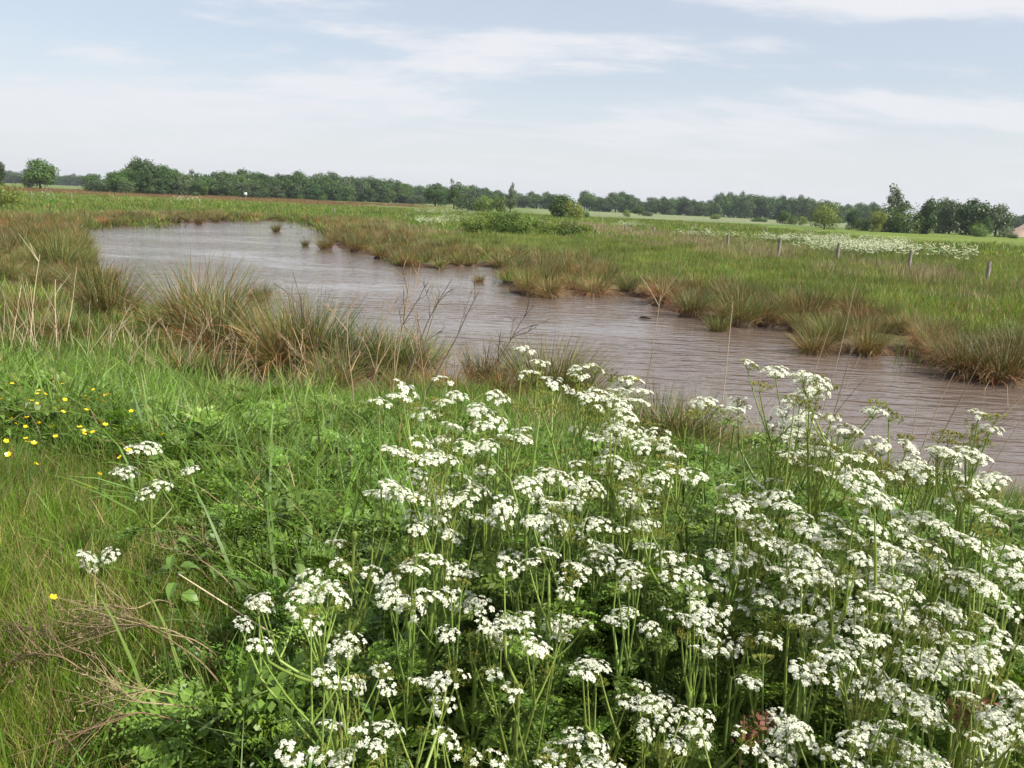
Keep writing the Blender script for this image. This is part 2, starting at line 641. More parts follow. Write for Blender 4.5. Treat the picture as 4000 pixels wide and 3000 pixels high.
def scatter(name, meshes, P, rot, scl, idx, label, cat):
    src = bpy.data.collections.new(name + "_source")
    for k, me in enumerate(meshes):
        src.objects.link(bpy.data.objects.new("%s_source_%02d" % (name, k), me))
    me = bpy.data.meshes.new(name)
    n = len(P)
    me.vertices.add(n)
    me.vertices.foreach_set("co", np.asarray(P, np.float32).ravel())
    me.attributes.new("rot", "FLOAT_VECTOR", "POINT").data.foreach_set("vector", np.asarray(rot, np.float32).ravel())
    me.attributes.new("scl", "FLOAT", "POINT").data.foreach_set("value", np.asarray(scl, np.float32))
    me.attributes.new("idx", "INT", "POINT").data.foreach_set("value", np.asarray(idx, np.int32))
    ng = bpy.data.node_groups.new(name, "GeometryNodeTree")
    ng.interface.new_socket("Geometry", in_out="INPUT", socket_type="NodeSocketGeometry")
    ng.interface.new_socket("Geometry", in_out="OUTPUT", socket_type="NodeSocketGeometry")
    N, L = ng.nodes.new, ng.links.new
    gi, go = N("NodeGroupInput"), N("NodeGroupOutput")
    ip = N("GeometryNodeInstanceOnPoints")
    ci = N("GeometryNodeCollectionInfo")
    ci.inputs["Collection"].default_value = src
    ci.inputs["Separate Children"].default_value = True
    ci.inputs["Reset Children"].default_value = True
    ip.inputs["Pick Instance"].default_value = True

    def attr(nm, ty):
        a = N("GeometryNodeInputNamedAttribute")
        a.data_type = ty
        a.inputs["Name"].default_value = nm
        return a.outputs["Attribute"]
    e2r = N("FunctionNodeEulerToRotation")
    L(attr("rot", "FLOAT_VECTOR"), e2r.inputs[0])
    L(gi.outputs[0], ip.inputs["Points"])
    L(ci.outputs[0], ip.inputs["Instance"])
    L(attr("idx", "INT"), ip.inputs["Instance Index"])
    L(e2r.outputs[0], ip.inputs["Rotation"])
    L(attr("scl", "FLOAT"), ip.inputs["Scale"])
    L(ip.outputs[0], go.inputs[0])
    o = link(name, me)
    o.modifiers.new("scatter", "NODES").node_group = ng
    tag(o, label, cat, kind="stuff")
    return o


def wedge(n, r0, r1, half=47):
    """n random ground points in front of the camera, even per area"""
    a = np.radians(rng.uniform(-half, half, n))
    r = np.sqrt(rng.uniform(r0 * r0, r1 * r1, n))
    x, y = r * np.sin(a), r * np.cos(a)
    return x, y


def place(x, y, smin, smax, tilt=0.12, nvar=6):
    n = len(x)
    P = np.stack([x, y, ground(x, y) - 0.01], 1)
    rot = np.stack([rng.normal(0, tilt, n), rng.normal(0, tilt, n), rng.uniform(0, 6.283, n)], 1)
    return P, rot, rng.uniform(smin, smax, n), rng.integers(0, nvar, n)


def join_places(*pl):
    return [np.concatenate([p[k] for p in pl]) for k in range(4)]


GREEN, LIME, BLUEG, TAN, PALE = (0.105, 0.19, 0.020), (0.130, 0.20, 0.018), (0.13, 0.205, 0.046), (0.30, 0.215, 0.105), (0.46, 0.37, 0.225)


def clump(n, R, l0, l1, w, c, lean=(0.05, 0.5), curve=(0.1, 0.9), dead=0.1, seg=3, deadc=TAN):
    mb = MB()
    b = disc(n, R)
    az = np.arctan2(b[:, 1], b[:, 0]) + rng.normal(0, 1.0, n)
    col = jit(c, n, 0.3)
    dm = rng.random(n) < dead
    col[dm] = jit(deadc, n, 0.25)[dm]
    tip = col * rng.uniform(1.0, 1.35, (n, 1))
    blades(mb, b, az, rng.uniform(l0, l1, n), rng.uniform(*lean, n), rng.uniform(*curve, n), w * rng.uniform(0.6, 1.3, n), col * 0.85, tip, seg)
    return mb


def patch(src, n, R, s0, s1, tilt=0.12):
    """n clumps set into one patch of radius R, so that fewer, larger pieces are scattered"""
    mb = MB()
    for k in range(n):
        a, q = rng.uniform(0, 6.283), R * math.sqrt((k + rng.random()) / n)
        M = Matrix.Translation((q * math.cos(a * 1 + k * 2.39996), q * math.sin(a * 1 + k * 2.39996), 0)) @ Euler((rng.normal(0, tilt), rng.normal(0, tilt), rng.uniform(0, 6.283))).to_matrix().to_4x4() @ Matrix.Scale(rng.uniform(s0, s1), 4)
        mb.merge(src[rng.integers(0, len(src))], M, rng.uniform(0.74, 1.26) * (1 + rng.uniform(-0.06, 0.06, 3)))
    return mb


def thin(x, y, n):
    """keep one scattered point in n (each now carries a patch of n clumps)"""
    k = np.arange(len(x)) % n == 0
    return x[k], y[k]


# --- near bank
xx, yy = wedge(52000, 1.0, 14.5)
ss, dd = pond_dist(xx, yy), dike(xx, yy)
rr = np.hypot(xx, yy)
ok = (ss > 0.05) & (dd < bank_end(xx))
lawn = ok & (xx < -0.12 - 0.33 * yy + 0.5 * (fbm(xx * 1.1, yy * 1.1) - 0.5)) & (dd < 2.7 + 1.2 * (fbm(xx * 1.3 + 4, yy * 1.3) - 0.5))
rest = ok & ~lawn
keep = rng.random(len(xx)) < np.clip(1.25 - rr / 16, 0.25, 1)
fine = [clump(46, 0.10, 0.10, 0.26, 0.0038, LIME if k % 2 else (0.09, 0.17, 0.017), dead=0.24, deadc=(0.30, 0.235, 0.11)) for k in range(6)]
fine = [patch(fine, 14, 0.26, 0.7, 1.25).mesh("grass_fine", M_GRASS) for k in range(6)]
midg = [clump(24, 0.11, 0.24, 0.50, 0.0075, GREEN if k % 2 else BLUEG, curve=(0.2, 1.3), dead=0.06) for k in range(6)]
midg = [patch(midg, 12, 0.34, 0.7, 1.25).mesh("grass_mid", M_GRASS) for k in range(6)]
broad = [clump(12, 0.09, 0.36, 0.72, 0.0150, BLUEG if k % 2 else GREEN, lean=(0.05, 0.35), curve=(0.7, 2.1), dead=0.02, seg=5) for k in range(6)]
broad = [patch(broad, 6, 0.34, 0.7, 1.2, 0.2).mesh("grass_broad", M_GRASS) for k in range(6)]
sel = lawn & keep
ex, ey = wedge(26000, 1.0, 7.0)
es, ed = pond_dist(ex, ey), dike(ex, ey)
el = (ed < 2.7 + 1.2 * (fbm(ex * 1.3 + 4, ey * 1.3) - 0.5)) & (ex < -0.12 - 0.33 * ey + 0.5 * (fbm(ex * 1.1, ey * 1.1) - 0.5)) & (np.hypot(ex, ey) > 1.2)
pl = join_places(place(*thin(xx[sel], yy[sel], 14), 0.85, 1.1), place(*thin(ex[el], ey[el], 14), 0.8, 1.1))
scatter("short_grass", fine, *pl, "fine bright green short grass on the bank at lower left", "grass")
sel = rest & keep & (rr > 1.35)
q = rng.random(len(xx))
tall = place(*thin(xx[sel & (q < 0.62)], yy[sel & (q < 0.62)], 12), 0.68, 1.02)
lw = lawn & (rng.random(len(xx)) < 0.14)
p2 = place(*thin(xx[lw], yy[lw], 12), 0.55, 0.8)
scatter("bank_grass", midg, *join_places(tall, p2), "tall green grass covering the near bank", "grass")
nearw = smooth((8.0 - dd) / 2.5) * (0.4 + 0.6 * (fbm(xx * 0.9 + 9, yy * 0.9) > 0.42))
bsel = sel & (q > np.where(xx < 0.3, 0.50, 0.62)) & (rng.random(len(xx)) < nearw * np.where(xx < 0.3, 1.0, 0.5))
lb = lawn & (rng.random(len(xx)) < 0.06)
scatter("broad_leaved_grass", broad, *join_places(place(*thin(xx[bsel], yy[bsel], 6), 0.85, 1.15, 0.1), place(*thin(xx[lb], yy[lb], 6), 0.5, 0.75, 0.1)),
        "arching broad-bladed grass in the middle of the near bank", "grass")

# --- low herbs under the flowers and between the grasses


def frond(r, droop=0.25, c=(0.10, 0.17, 0.024), pairs=9):
    """one cow parsley leaf, unit length along +Y: a stalk, paired side fronds, pointed leaflets"""
    mb = MB()
    Q, C = [], []
    bend = lambda t: -droop * t * t
    tube(mb, [(0, t, bend(t)) for t in np.linspace(0, 0.97, 6)], np.linspace(0.010, 0.003, 6), 3, (0.11, 0.17, 0.05), cap=False)
    for k in range(pairs):
        t = 0.28 + 0.66 * k / (pairs - 1)
        Lp = 0.47 * (1 - t) ** 0.75 + 0.05
        for sgn in (-1, 1):
            a = math.radians(52 - 14 * t + r.uniform(-7, 7))
            d = np.array([sgn * math.sin(a), math.cos(a), r.uniform(-0.3, 0.25)])
            o = np.array([0, t, bend(t)])
            m = max(2, int(11 * Lp / 0.45))
            for q in range(m + 1):
                u = (q + 0.4) / (m + 0.6)
                ll = Lp * (0.30 * (1 - u) + 0.07)
                for sg2 in ((-1, 1) if q < m else (0,)):
                    b = math.radians(48) * sg2
                    e = np.array([d[0] * math.cos(b) - d[1] * math.sin(b), d[0] * math.sin(b) + d[1] * math.cos(b), d[2] + r.uniform(-0.5, 0.35)])
                    n = np.array([-e[1], e[0], r.uniform(-1.0, 1.0)]) * ll * 0.21
                    p = o + d * Lp * u + np.array([0, 0, -0.35 * Lp * u * u])
                    Q += [p, p + e * ll * 0.45 + n, p + e * ll, p + e * ll * 0.45 - n]
                    C += [np.array(c) * r.uniform(0.75, 1.35)] * 4
    mb.add(Q, np.arange(len(Q)).reshape(-1, 4), C)
    return mb


FROND = [frond(rng, 0.3 + 0.18 * k, ((0.115, 0.195, 0.026), (0.135, 0.215, 0.028), (0.10, 0.175, 0.03), (0.15, 0.225, 0.03))[k]).mesh("cow_parsley_leaf", M_HERB) for k in range(4)]


def ovate(mb, p, d, L, W, c, droop=0.5, fold=0.3):
    """toothed pointed leaf from p along horizontal direction d"""
    side = np.array([-d[1], d[0], 0])
    ts = (0.0, 0.18, 0.38, 0.55, 0.75, 1.0)
    ws = (0.0, 0.85, 1.0, 0.72, 0.42, 0.0)
    ctr = [p + d * L * t * math.cos(droop * t) + np.array([0, 0, -L * t * math.sin(droop * t)]) for t in ts]
    for sg in (-1, 1):
        e = [ctr[k] + sg * side * W * ws[k] * (1 if k % 2 else 0.86) + np.array([0, 0, fold * W * ws[k]]) for k in range(1, 5)]
        V = ctr + e
        F = [(0, 1, 6), (1, 2, 7), (1, 7, 6), (2, 3, 8), (2, 8, 7), (3, 4, 9), (3, 9, 8), (4, 5, 9)]
        if sg < 0:
            F = [f[::-1] for f in F]
        mb.add(V, F, c * rng.uniform(0.9, 1.1))


def herb_clump(c):
    mb = MB()
    for k in range(22):
        a, q = rng.uniform(0, 6.283), 0.14 * math.sqrt(rng.random())
        b = np.array([q * math.cos(a), q * math.sin(a), rng.uniform(0.03, 0.32)])
        a2 = a + rng.normal(0, 0.8)
        L = rng.uniform(0.035, 0.065)
        ovate(mb, b, np.array([math.cos(a2), math.sin(a2), 0]), L, L * rng.uniform(0.22, 0.34), np.array(c) * rng.uniform(0.7, 1.3), rng.uniform(-0.2, 0.9))
    return mb


def frond_clump():
    mb = MB()
    for k in range(6):
        a = rng.uniform(0, 6.283)
        f = frond(rng, rng.uniform(0.2, 0.8), (0.115, 0.195, 0.028), 7)
        M = Matrix.Translation((0.03 * math.cos(a), 0.03 * math.sin(a), rng.uniform(0.05, 0.3))) @ Euler((rng.uniform(-0.1, 0.8), rng.uniform(-0.3, 0.3), a)).to_matrix().to_4x4() @ Matrix.Scale(rng.uniform(0.16, 0.30), 4)
        mb.merge(f, M)
    return mb


herbs = [herb_clump((0.11, 0.18, 0.030) if k % 2 else (0.12, 0.185, 0.045)) for k in range(2)] + [frond_clump() for k in range(5)]
herbs = [patch(herbs, 7, 0.30, 0.8, 1.5, 0.15).mesh("herb", M_HERB) for k in range(7)]
hx, hy = wedge(9000, 1.75, 7.5)
hd, hl = dike(hx, hy), hx < -0.12 - 0.33 * hy
hk = (pond_dist(hx, hy) > 0.6) & (hd < 8) & ~(hl & (hd < 2.7))
far = np.hypot(hx, hy) > 3.4
hk &= ~far | (rng.random(len(hx)) < 0.6 * (fbm(hx * 0.8, hy * 0.8) > 0.45))
hk &= (hx > -0.2) | (rng.random(len(hx)) < 0.34)
scatter("undergrowth", herbs, *place(*thin(hx[hk], hy[hk], 7), 0.85, 1.15, 0.08, 7), "dark green leafy undergrowth beneath the white flowers", "undergrowth")

def frond_tall():
    mb = MB()
    top = np.array([rng.normal(0, 0.05), rng.normal(0, 0.05), 0.72])
    tube(mb, [(0, 0, 0), top * [0.4, 0.4, 0.5], top], [0.006, 0.005, 0.003], 5, (0.16, 0.23, 0.05), cap=False)
    for k in range(11):
        t = rng.uniform(0.12, 1.0)
        M = Matrix.Translation(top * t) @ Euler((rng.uniform(-0.2, 0.8), rng.uniform(-0.3, 0.3), rng.uniform(0, 6.283))).to_matrix().to_4x4() @ Matrix.Scale(rng.uniform(0.12, 0.25) * (1.2 - 0.5 * t), 4)
        mb.merge(frond(rng, rng.uniform(0.3, 0.9), np.array((0.135, 0.215, 0.028)) * rng.uniform(0.85, 1.2), 7), M)
    return mb


talls = [frond_tall() for k in range(5)]
talls = [patch(talls, 3, 0.22, 0.75, 1.1, 0.15).mesh("tall_fronds", M_HERB) for k in range(5)]
fx2, fy2 = wedge(1500, 1.55, 3.7, 40)
fk2 = (fx2 > 0.0 + 0.25 * (fbm(fx2 * 2, fy2 * 2) - 0.5)) & (dike(fx2, fy2) < 3.6) & (rng.random(len(fx2)) < np.where(np.hypot(fx2, fy2) < 2.6, 0.44, 0.14))
pl = list(place(fx2[fk2], fy2[fk2], 0.85, 1.15, 0.1, 5))
pl[2] = pl[2] * np.clip((np.hypot(fx2[fk2], fy2[fk2]) - 0.75) * 0.78, 0.35, 1.12)
scatter("ferny_foliage", talls, *pl, "ferny green cow parsley leaves filling the flower stands", "foliage")

# --- dead pale grass between bank and water, and on the far meadow
straw = [clump(16, 0.13, 0.3, 0.75, 0.006, PALE if k % 2 else TAN, lean=(0.0, 0.9), curve=(0, 0.7), dead=0.0) for k in range(6)]
straw = [patch(straw, 5, 0.4, 0.6, 1.05, 0.25).mesh("dead_grass", M_STRAW) for k in range(6)]
tx, ty = wedge(3500, 4, 17)
td, ts_ = dike(tx, ty), pond_dist(tx, ty)
tk = (ts_ > 0.1) & (td > 4.3) & (td < bank_end(tx) + 0.8) & (rng.random(len(tx)) < np.where(tx < -1.5, 0.28, 0.25) * smooth((td - 4.6) / 2.5))
scatter("dead_grass", straw, *place(*thin(tx[tk], ty[tk], 5), 0.85, 1.1, 0.1), "pale dead grass stems between the near bank and the water", "dead grass")

FENCE_Y, FENCE_X = np.array([10, 22, 33, 46, 57, 83, 120, 200.0]), np.array([33, 25, 18.8, 17.5, 14.2, 10.5, 4, -6.0])
fence_off = lambda x, y: x - np.interp(y, FENCE_Y, FENCE_X)          # metres beyond the fence

# --- far bank and fields: wider tufts the farther they stand
tuft = lambda c, n, R, l0, l1, w, dead, dc=TAN: [clump(n, R, l0, l1, w, c[k % len(c)], lean=(0, 0.5), curve=(0.05, 0.8), dead=dead, deadc=dc, seg=2) for k in range(6)]
pmesh = lambda src, n, R, m=None, k=6: [patch(src, n, R, 0.7, 1.2).mesh("tuft_patch", m or M_GRASS) for _ in range(k)]
MEADOW = [(0.112, 0.192, 0.026), (0.14, 0.205, 0.032), (0.10, 0.17, 0.032)]
m_near = tuft(MEADOW, 46, 0.38, 0.18, 0.46, 0.014, 0.20)
m_far = tuft(MEADOW, 60, 1.3, 0.15, 0.42, 0.05, 0.18)
ax, ay = wedge(60000, 13, 62)
asd, ad_ = pond_dist(ax, ay), dike(ax, ay)
am = (asd > 0.3) & (ad_ > 9.0)
edge = np.where(ax > 4, 1.6 + 2.6 * fbm(ax * 0.3, ay * 0.3), 0) + np.where(ax > 4, 0, 1) * np.where(ax > -12, 3.0 + 3.5 * fbm(ax * 0.15, ay * 0.15), 6 + 6 * fbm(ax * 0.1, ay * 0.1))       # width of the rush belt along the shore
am |= (asd > 0.3) & (ad_ > bank_end(ax) - 0.4) & (ax < 0)
mead = am & ((asd > edge) | (ad_ < 11) | (rng.random(len(ax)) < 0.12))
mk = mead & (rng.random(len(ax)) < 0.75)
cx_, cy_ = wedge(26000, 60, 175)
ck = pond_dist(cx_, cy_) > 1.0
mown = (cx_ > 40) & (cy_ > 88)
ck &= ~mown
scatter("meadow_grass", pmesh(m_near, 14, 1.5), *place(*thin(ax[mk], ay[mk], 14), 0.85, 1.15, 0.04), "green meadow grass on the far bank beyond the rushes", "grass")
scatter("field_grass", pmesh(m_far, 12, 4.5), *place(*thin(cx_[ck], cy_[ck], 12), 0.85, 1.15, 0.02), "green grass of the distant fields", "grass")
tan_far = [clump(40, 0.45, 0.3, 0.8, 0.014, (0.33, 0.265, 0.145) if k % 2 else (0.25, 0.19, 0.10), lean=(0, 0.4), curve=(0, 0.5), dead=0.0, seg=2) for k in range(4)]
dx_, dy_ = wedge(40000, 18, 100)
dsd = pond_dist(dx_, dy_)
strip = np.exp(-((fence_off(dx_, dy_) + 1.5 + 3 * (fbm(dx_ * 0.1, dy_ * 0.1) - 0.5)) / 3.4) ** 2) * (dx_ > 3)
reedy = np.exp(-((dsd - 6) / 3.0) ** 2) * (dy_ > 55) * 0.5
dk_ = (dsd > 2) & (dike(dx_, dy_) > 11) & (rng.random(len(dx_)) < (strip * 0.9 + reedy * 0.5) * (fbm(dx_ * 0.25, dy_ * 0.25) > 0.42))
scatter("dry_meadow_grass", pmesh(tan_far, 6, 1.3, M_STRAW, 4), *place(*thin(dx_[dk_], dy_[dk_], 6), 0.85, 1.1, 0.06, 4), "buff dry grass along the fence on the far bank", "dry grass")
sor = [clump(40, 1.2, 0.3, 0.6, 0.05, (0.195, 0.12, 0.05), lean=(0, 0.3), curve=(0, 0.4), dead=0.35, deadc=(0.13, 0.12, 0.04), seg=2) for k in range(3)]
sx_, sy_ = wedge(9000, 160, 330)
sk = (sx_ < 15) & (sy_ > 168) & (sy_ < 315) & (rng.random(len(sx_)) < smooth((-10 - sx_) / 70))
scatter("red_sorrel", pmesh(sor, 10, 4.5, M_DEAD, 3), *place(*thin(sx_[sk], sy_[sk], 10), 0.85, 1.2, 0.02, 3), "rust-red flowering sorrel across the field below the wood", "sorrel")

# ------------------------------------------------------------------ rush tussocks
RUSH_G, RUSH_T, RUSH_B = (0.068, 0.112, 0.026), (0.185, 0.132, 0.045), (0.265, 0.135, 0.050)


def rush_meshes(hi, brown, green=1.0):
    """green stems, brown dead stems and the dark root mound of one tussock, about 1 m tall"""
    ng_, nd = (int(430 * green), int(360 * brown)) if hi else (int(150 * green), int(100 * brown))
    w = 0.0075 if hi else 0.016
    mb = MB()
    b = disc(ng_, 0.24)
    az = np.arctan2(b[:, 1], b[:, 0]) + rng.normal(0, 0.5, ng_)
    rr_ = np.hypot(b[:, 0], b[:, 1]) / 0.24
    c = jit(RUSH_G, ng_, 0.3)
    k = rng.random(ng_) < 0.28
    c[k] = jit(RUSH_T, ng_, 0.25)[k]
    tip = c * 0.95 + np.array(RUSH_T) * 0.14
    blades(mb, b + [0, 0, 0.10], az, rng.uniform(0.55, 1.02, ng_), rr_ * 0.42 + rng.uniform(0, 0.15, ng_), np.where(rng.random(ng_) < 0.18, rng.uniform(0.9, 2.2, ng_), rng.uniform(0.0, 0.7, ng_)), w * rng.uniform(0.7, 1.2, ng_),
           c * 0.85 + np.array((0.05, 0.035, 0.01)), tip, 3)
    md = MB()
    b = disc(nd, 0.30)
    az = np.arctan2(b[:, 1], b[:, 0]) + rng.normal(0, 0.6, nd)
    c = jit(RUSH_B, nd, 0.3)
    k = rng.random(nd) < 0.4
    c[k] = jit((0.34, 0.235, 0.115), nd, 0.25)[k]
    blades(md, b * 0.85 + np.stack([0 * az, 0 * az, rng.uniform(0.04, 0.22, nd)], 1), az, rng.uniform(0.35, 0.85, nd), rng.uniform(0.25, 1.2, nd), rng.uniform(0.3, 1.9, nd), w * 1.15, c * 0.9, c * 1.2, 3)
    mm = MB()
    n = 12
    th = np.linspace(0, 2 * math.pi, n, endpoint=False)
    rings = []
    for q, z in ((0.25, -0.35), (0.25, 0.0), (0.22, 0.10), (0.13, 0.18)):
        f = q * (1 + rng.uniform(-0.15, 0.15, n))
        rings.append(np.stack([f * np.cos(th), f * np.sin(th), z + rng.uniform(-0.03, 0.03, n)], 1))
    V = np.concatenate(rings + [np.array([[0, 0, 0.21]])])
    i = np.arange(3)[:, None] * n
    j = np.arange(n)[None]
    mm.add(V, np.stack([i + j, i + (j + 1) % n, i + n + (j + 1) % n, i + n + j], -1).reshape(-1, 4), jit((0.075, 0.05, 0.026), len(V), 0.3))
    mm.f.append(np.array([[3 * n + q, 3 * n + (q + 1) % n, 4 * n] for q in range(n)]))
    mm.m.append(np.zeros(n, int))
    return [mb.mesh("green_stems", M_RUSH), md.mesh("dead_stems", M_DEAD), mm.mesh("root_mound", M_DEAD)]


R_HI = [rush_meshes(True, b, g) for b, g in ((0.45, 1.1), (0.8, 1.0), (1.3, 0.75), (0.35, 1.25), (1.0, 0.9), (1.7, 0.5))]
R_LO = [rush_meshes(False, b, g) for b, g in ((0.5, 1.1), (0.9, 1.0), (1.4, 0.7), (0.4, 1.2), (1.0, 0.9))]


def tussock(x, y, s, label, group=None, var=None, hi=True, sz=None, z=None):
    T = R_HI if hi else R_LO
    v = rng.integers(0, len(T)) if var is None else var % len(T)
    zz_ = max(g1(x, y), WATER - 0.05) if z is None else z
    o = link("rush_tussock", None, (x, y, zz_ - 0.03), (rng.normal(0, 0.13), rng.normal(0, 0.13), rng.uniform(0, 6.28)), (s * rng.uniform(0.85, 1.3), s * rng.uniform(0.85, 1.2), s * (sz or rng.uniform(0.75, 1.08))))
    tag(o, label, "rush", group)
    for nm, me in zip(("green_stems", "dead_stems", "root_mound"), T[v]):
        link(nm, me, parent=o)
    return o


SPECIAL = [   # px, py (2212 scale, foot), scale, variant, label
    (598, 501, 0.95, 3, "small dark rush tussock alone out in the far water"),
    (660, 532, 0.62, 3, "thin upright rush tuft standing alone in open water"),
    (705, 538, 1.15, 1, "round rush tussock standing in the water beside the far bank point"),
    (770, 545, 1.25, 4, "broad rush tussock at the tip of the far bank"),
    (822, 557, 1.0, 2, "brown drooping rush tussock at the water beside the broad tip tussock"),
    (879, 576, 1.15, 2, "brown rush tussock overhanging the water below the marsh gap"),
    (1035, 609, 0.55, 2, "low dark rush tussock alone in the middle of the channel"),
    (690, 499, 0.85, 1, "small rush tussock in the water below the far shore corner"),
    (735, 503, 0.75, 0, "little rush tussock in the water behind the far bank point"),
    (430, 485, 1.0, 2, "brown rush tussock standing out from the far left shore"),
    (1142, 634, 1.05, 4, "green and brown rush tussock at the corner of the channel"),
    (1188, 641, 1.15, 5, "rust-brown rush tussock on the channel corner, in the water"),
    (1283, 636, 1.05, 2, "dark-footed brown rush tussock next to the rust-brown corner one"),
    (1355, 630, 0.85, 3, "small fresh green rush tussock at the channel edge"),
    (1432, 652, 1.1, 5, "brown rush tussock leaning over the channel before the dark bay"),
    (1492, 682, 1.1, 1, "rush tussock with trailing pale dead stems at the channel bend"),
    (1552, 716, 0.6, 3, "low green rush tuft standing in water at the bend"),
    (1600, 702, 1.2, 0, "large green rush tussock behind the low green tuft"),
    (1650, 697, 1.15, 4, "wide rush tussock with hanging dead stems beside the large green one"),
    (1745, 698, 1.15, 5, "brown rush tussock at the head of the dark bay"),
    (1757, 762, 0.80, 5, "low straw-coloured rush tussock out in the water"),
    (1872, 768, 1.0, 4, "dark rush tussock in the water beside the straw-coloured one"),
    (2000, 762, 1.1, 5, "shaggy brown rush tussock with straggling dead stems at the shore"),
    (2080, 812, 1.15, 2, "brown rush tussock overhanging the bank at the edge of view"),
    (2165, 826, 1.2, 1, "last big rush tussock on the far shore by the picture edge"),
    (150, 490, 1.1, 1, "dark rush tussock at the far left corner of the pond"),
    (130, 592, 1.55, 3, "big rounded rush tussock bordering the left water edge"),
    (205, 650, 1.25, 0, "rush tussock with pale tips at the left water edge"),
    (235, 700, 1.3, 3, "fresh green rush tussock at the left bank"),
    (425, 735, 1.55, 0, "tallest rush tussock on the near left shore"),
    (480, 748, 1.35, 4, "olive rush tussock leaning right beside the tallest one"),
    (560, 648, 0.85, 4, "small rush tussock in the inlet with brown foot"),
    (615, 795, 1.45, 4, "large brown-footed rush tussock at the mouth of the inlet"),
    (670, 802, 1.3, 0, "olive rush tussock right of the inlet mouth"),
    (755, 806, 1.15, 3, "loose green rush tussock on the near shore behind the dead stalks"),
    (850, 815, 1.15, 3, "thin-stemmed green rush tussock by the branched dead stalks"),
    (895, 812, 1.0, 4, "rush tussock at the tip of the near shore"),
    (1180, 868, 1.3, 3, "dark rush tussock at the near water edge behind the white flowers"),
    (1225, 880, 1.05, 0, "short rush tuft behind the white umbels at the water edge"),
    (1425, 968, 1.1, 3, "dark green rush tussock leaning right between the two flower stands"),
    (1470, 985, 1.0, 0, "low rush tuft at the water between the two flower stands"),
    (1640, 985, 0.6, 3, "sparse rush tuft at the water behind the tall dry stems"),
]
taken = []
for a, b, s, v, lab in SPECIAL:
    P = ray_hit(a * K, b * K, 0.0)
    tussock(P[0], P[1], s * (1.16 if P[0] < -2 and P[1] < 22 else 1.04), lab, None, v, True, z=max(g1(P[0], P[1]), WATER - 0.05))
    taken.append((P[0], P[1]))
# the rush belts on both shores
bx_, by_ = wedge(15000, 11, 95, 42)
bs, bd = pond_dist(bx_, by_), dike(bx_, by_)
wdt = np.where(bx_ > -12, 3.0 + 3.5 * fbm(bx_ * 0.15, by_ * 0.15), 6 + 6 * fbm(bx_ * 0.1, by_ * 0.1))
wdt = np.where(by_ > 60, wdt * 0.7, wdt)
wdt = np.where(bx_ > 4, 1.8 + 2.6 * fbm(bx_ * 0.3, by_ * 0.3), wdt)
bok = (bs > np.where((bx_ < -1) & (by_ < 24), 0.5, -0.25)) & ((bs < wdt) | (bd < 11)) & (bd > bank_end(bx_) - 0.3) & (bs < 16)
order = np.where(bok & ((bx_ > -1) | (by_ > 22) | (rng.random(len(bx_)) < 0.08)))[0]
pts = np.array(taken)
cell = {}
for p in pts:
    cell.setdefault((int(p[0] // 1.0), int(p[1] // 1.0)), []).append(p)
chosen = []
for i_ in order:
    p = (bx_[i_], by_[i_])
    gap = 0.62 + 0.006 * p[1]
    ci_, cj_ = int(p[0] // 1.0), int(p[1] // 1.0)
    if any((p[0] - q[0]) ** 2 + (p[1] - q[1]) ** 2 < gap * gap for a in (-1, 0, 1) for b in (-1, 0, 1) for q in cell.get((ci_ + a, cj_ + b), ())):
        continue
    cell.setdefault((ci_, cj_), []).append(p)
    chosen.append(i_)
chosen = np.array(chosen)
chosen = chosen[np.argsort(np.hypot(bx_[chosen], by_[chosen]))]
NIND = 255
for i_ in chosen[:NIND]:
    x, y = bx_[i_], by_[i_]
    lr = "the left marsh" if x < -0.27 * y + 2 else "the far bank"
    rel = np.array([x, y, -1.0]) - EYE
    sx = (2000 + FOC * (rel @ CR) / (rel @ FWD)) / K
    if x < -0.27 * y + 2:
        lr += " at its far end" if y > 45 else (" around the big rounded tussock" if y > 28 else " near the bleached stems")
    else:
        lr += (" at the far end of the pond" if sx < 740 else " behind the far bank point" if sx < 1000 else " below the bramble thicket" if sx < 1300 else
               " below the small fence posts" if sx < 1660 else " below the pale fence post" if sx < 1950 else " below the thick square post")
    if bs[i_] < 0.9:
        lab, grp = "shaggy rush tussock at the waterline of " + lr, "rush tussocks at the waterline of " + lr
    else:
        lab, grp = "green-brown rush tussock in the belt of " + lr, "rush tussocks in the belt of " + lr
    tussock(x, y, rng.uniform(0.6, 1.08), lab, grp, None, np.hypot(x, y) < 34)
far_r = chosen[NIND:]
rush_far = []
for k in range(5):
    mb = MB()
    b = disc(170, 0.3)
    az = np.arctan2(b[:, 1], b[:, 0]) + rng.normal(0, 0.5, 170)
    c = jit(RUSH_G, 170, 0.3)
    q = rng.random(170) < (0.35 + 0.08 * k)
    c[q] = jit(RUSH_B if k % 2 else RUSH_T, 170, 0.25)[q]
    blades(mb, b, az, rng.uniform(0.5, 1.0, 170), np.hypot(b[:, 0], b[:, 1]) * 1.6, rng.uniform(0.1, 0.8, 170), 0.02, c * 0.8, c * 1.15, 2)
    rush_far.append(mb)
rush_low = pmesh(rush_far, 5, 1.0, M_RUSH, 5)
rush_far = [m_.mesh("far_rush", M_RUSH) for m_ in rush_far]
scatter("far_rush_bed", rush_far, *place(bx_[far_r], by_[far_r], 0.7, 1.1, 0.08, 5), "mass of rushes filling the far ends of both shores", "rushes")
fillx, filly = wedge(16000, 11, 70, 42)
fs, fd = pond_dist(fillx, filly), dike(fillx, filly)
fw = np.where(fillx > -12, 4.0 + 4.5 * fbm(fillx * 0.15, filly * 0.15), 7 + 7 * fbm(fillx * 0.1, filly * 0.1))
fw = np.where(fillx > 4, 1.8 + 2.6 * fbm(fillx * 0.3, filly * 0.3), fw)
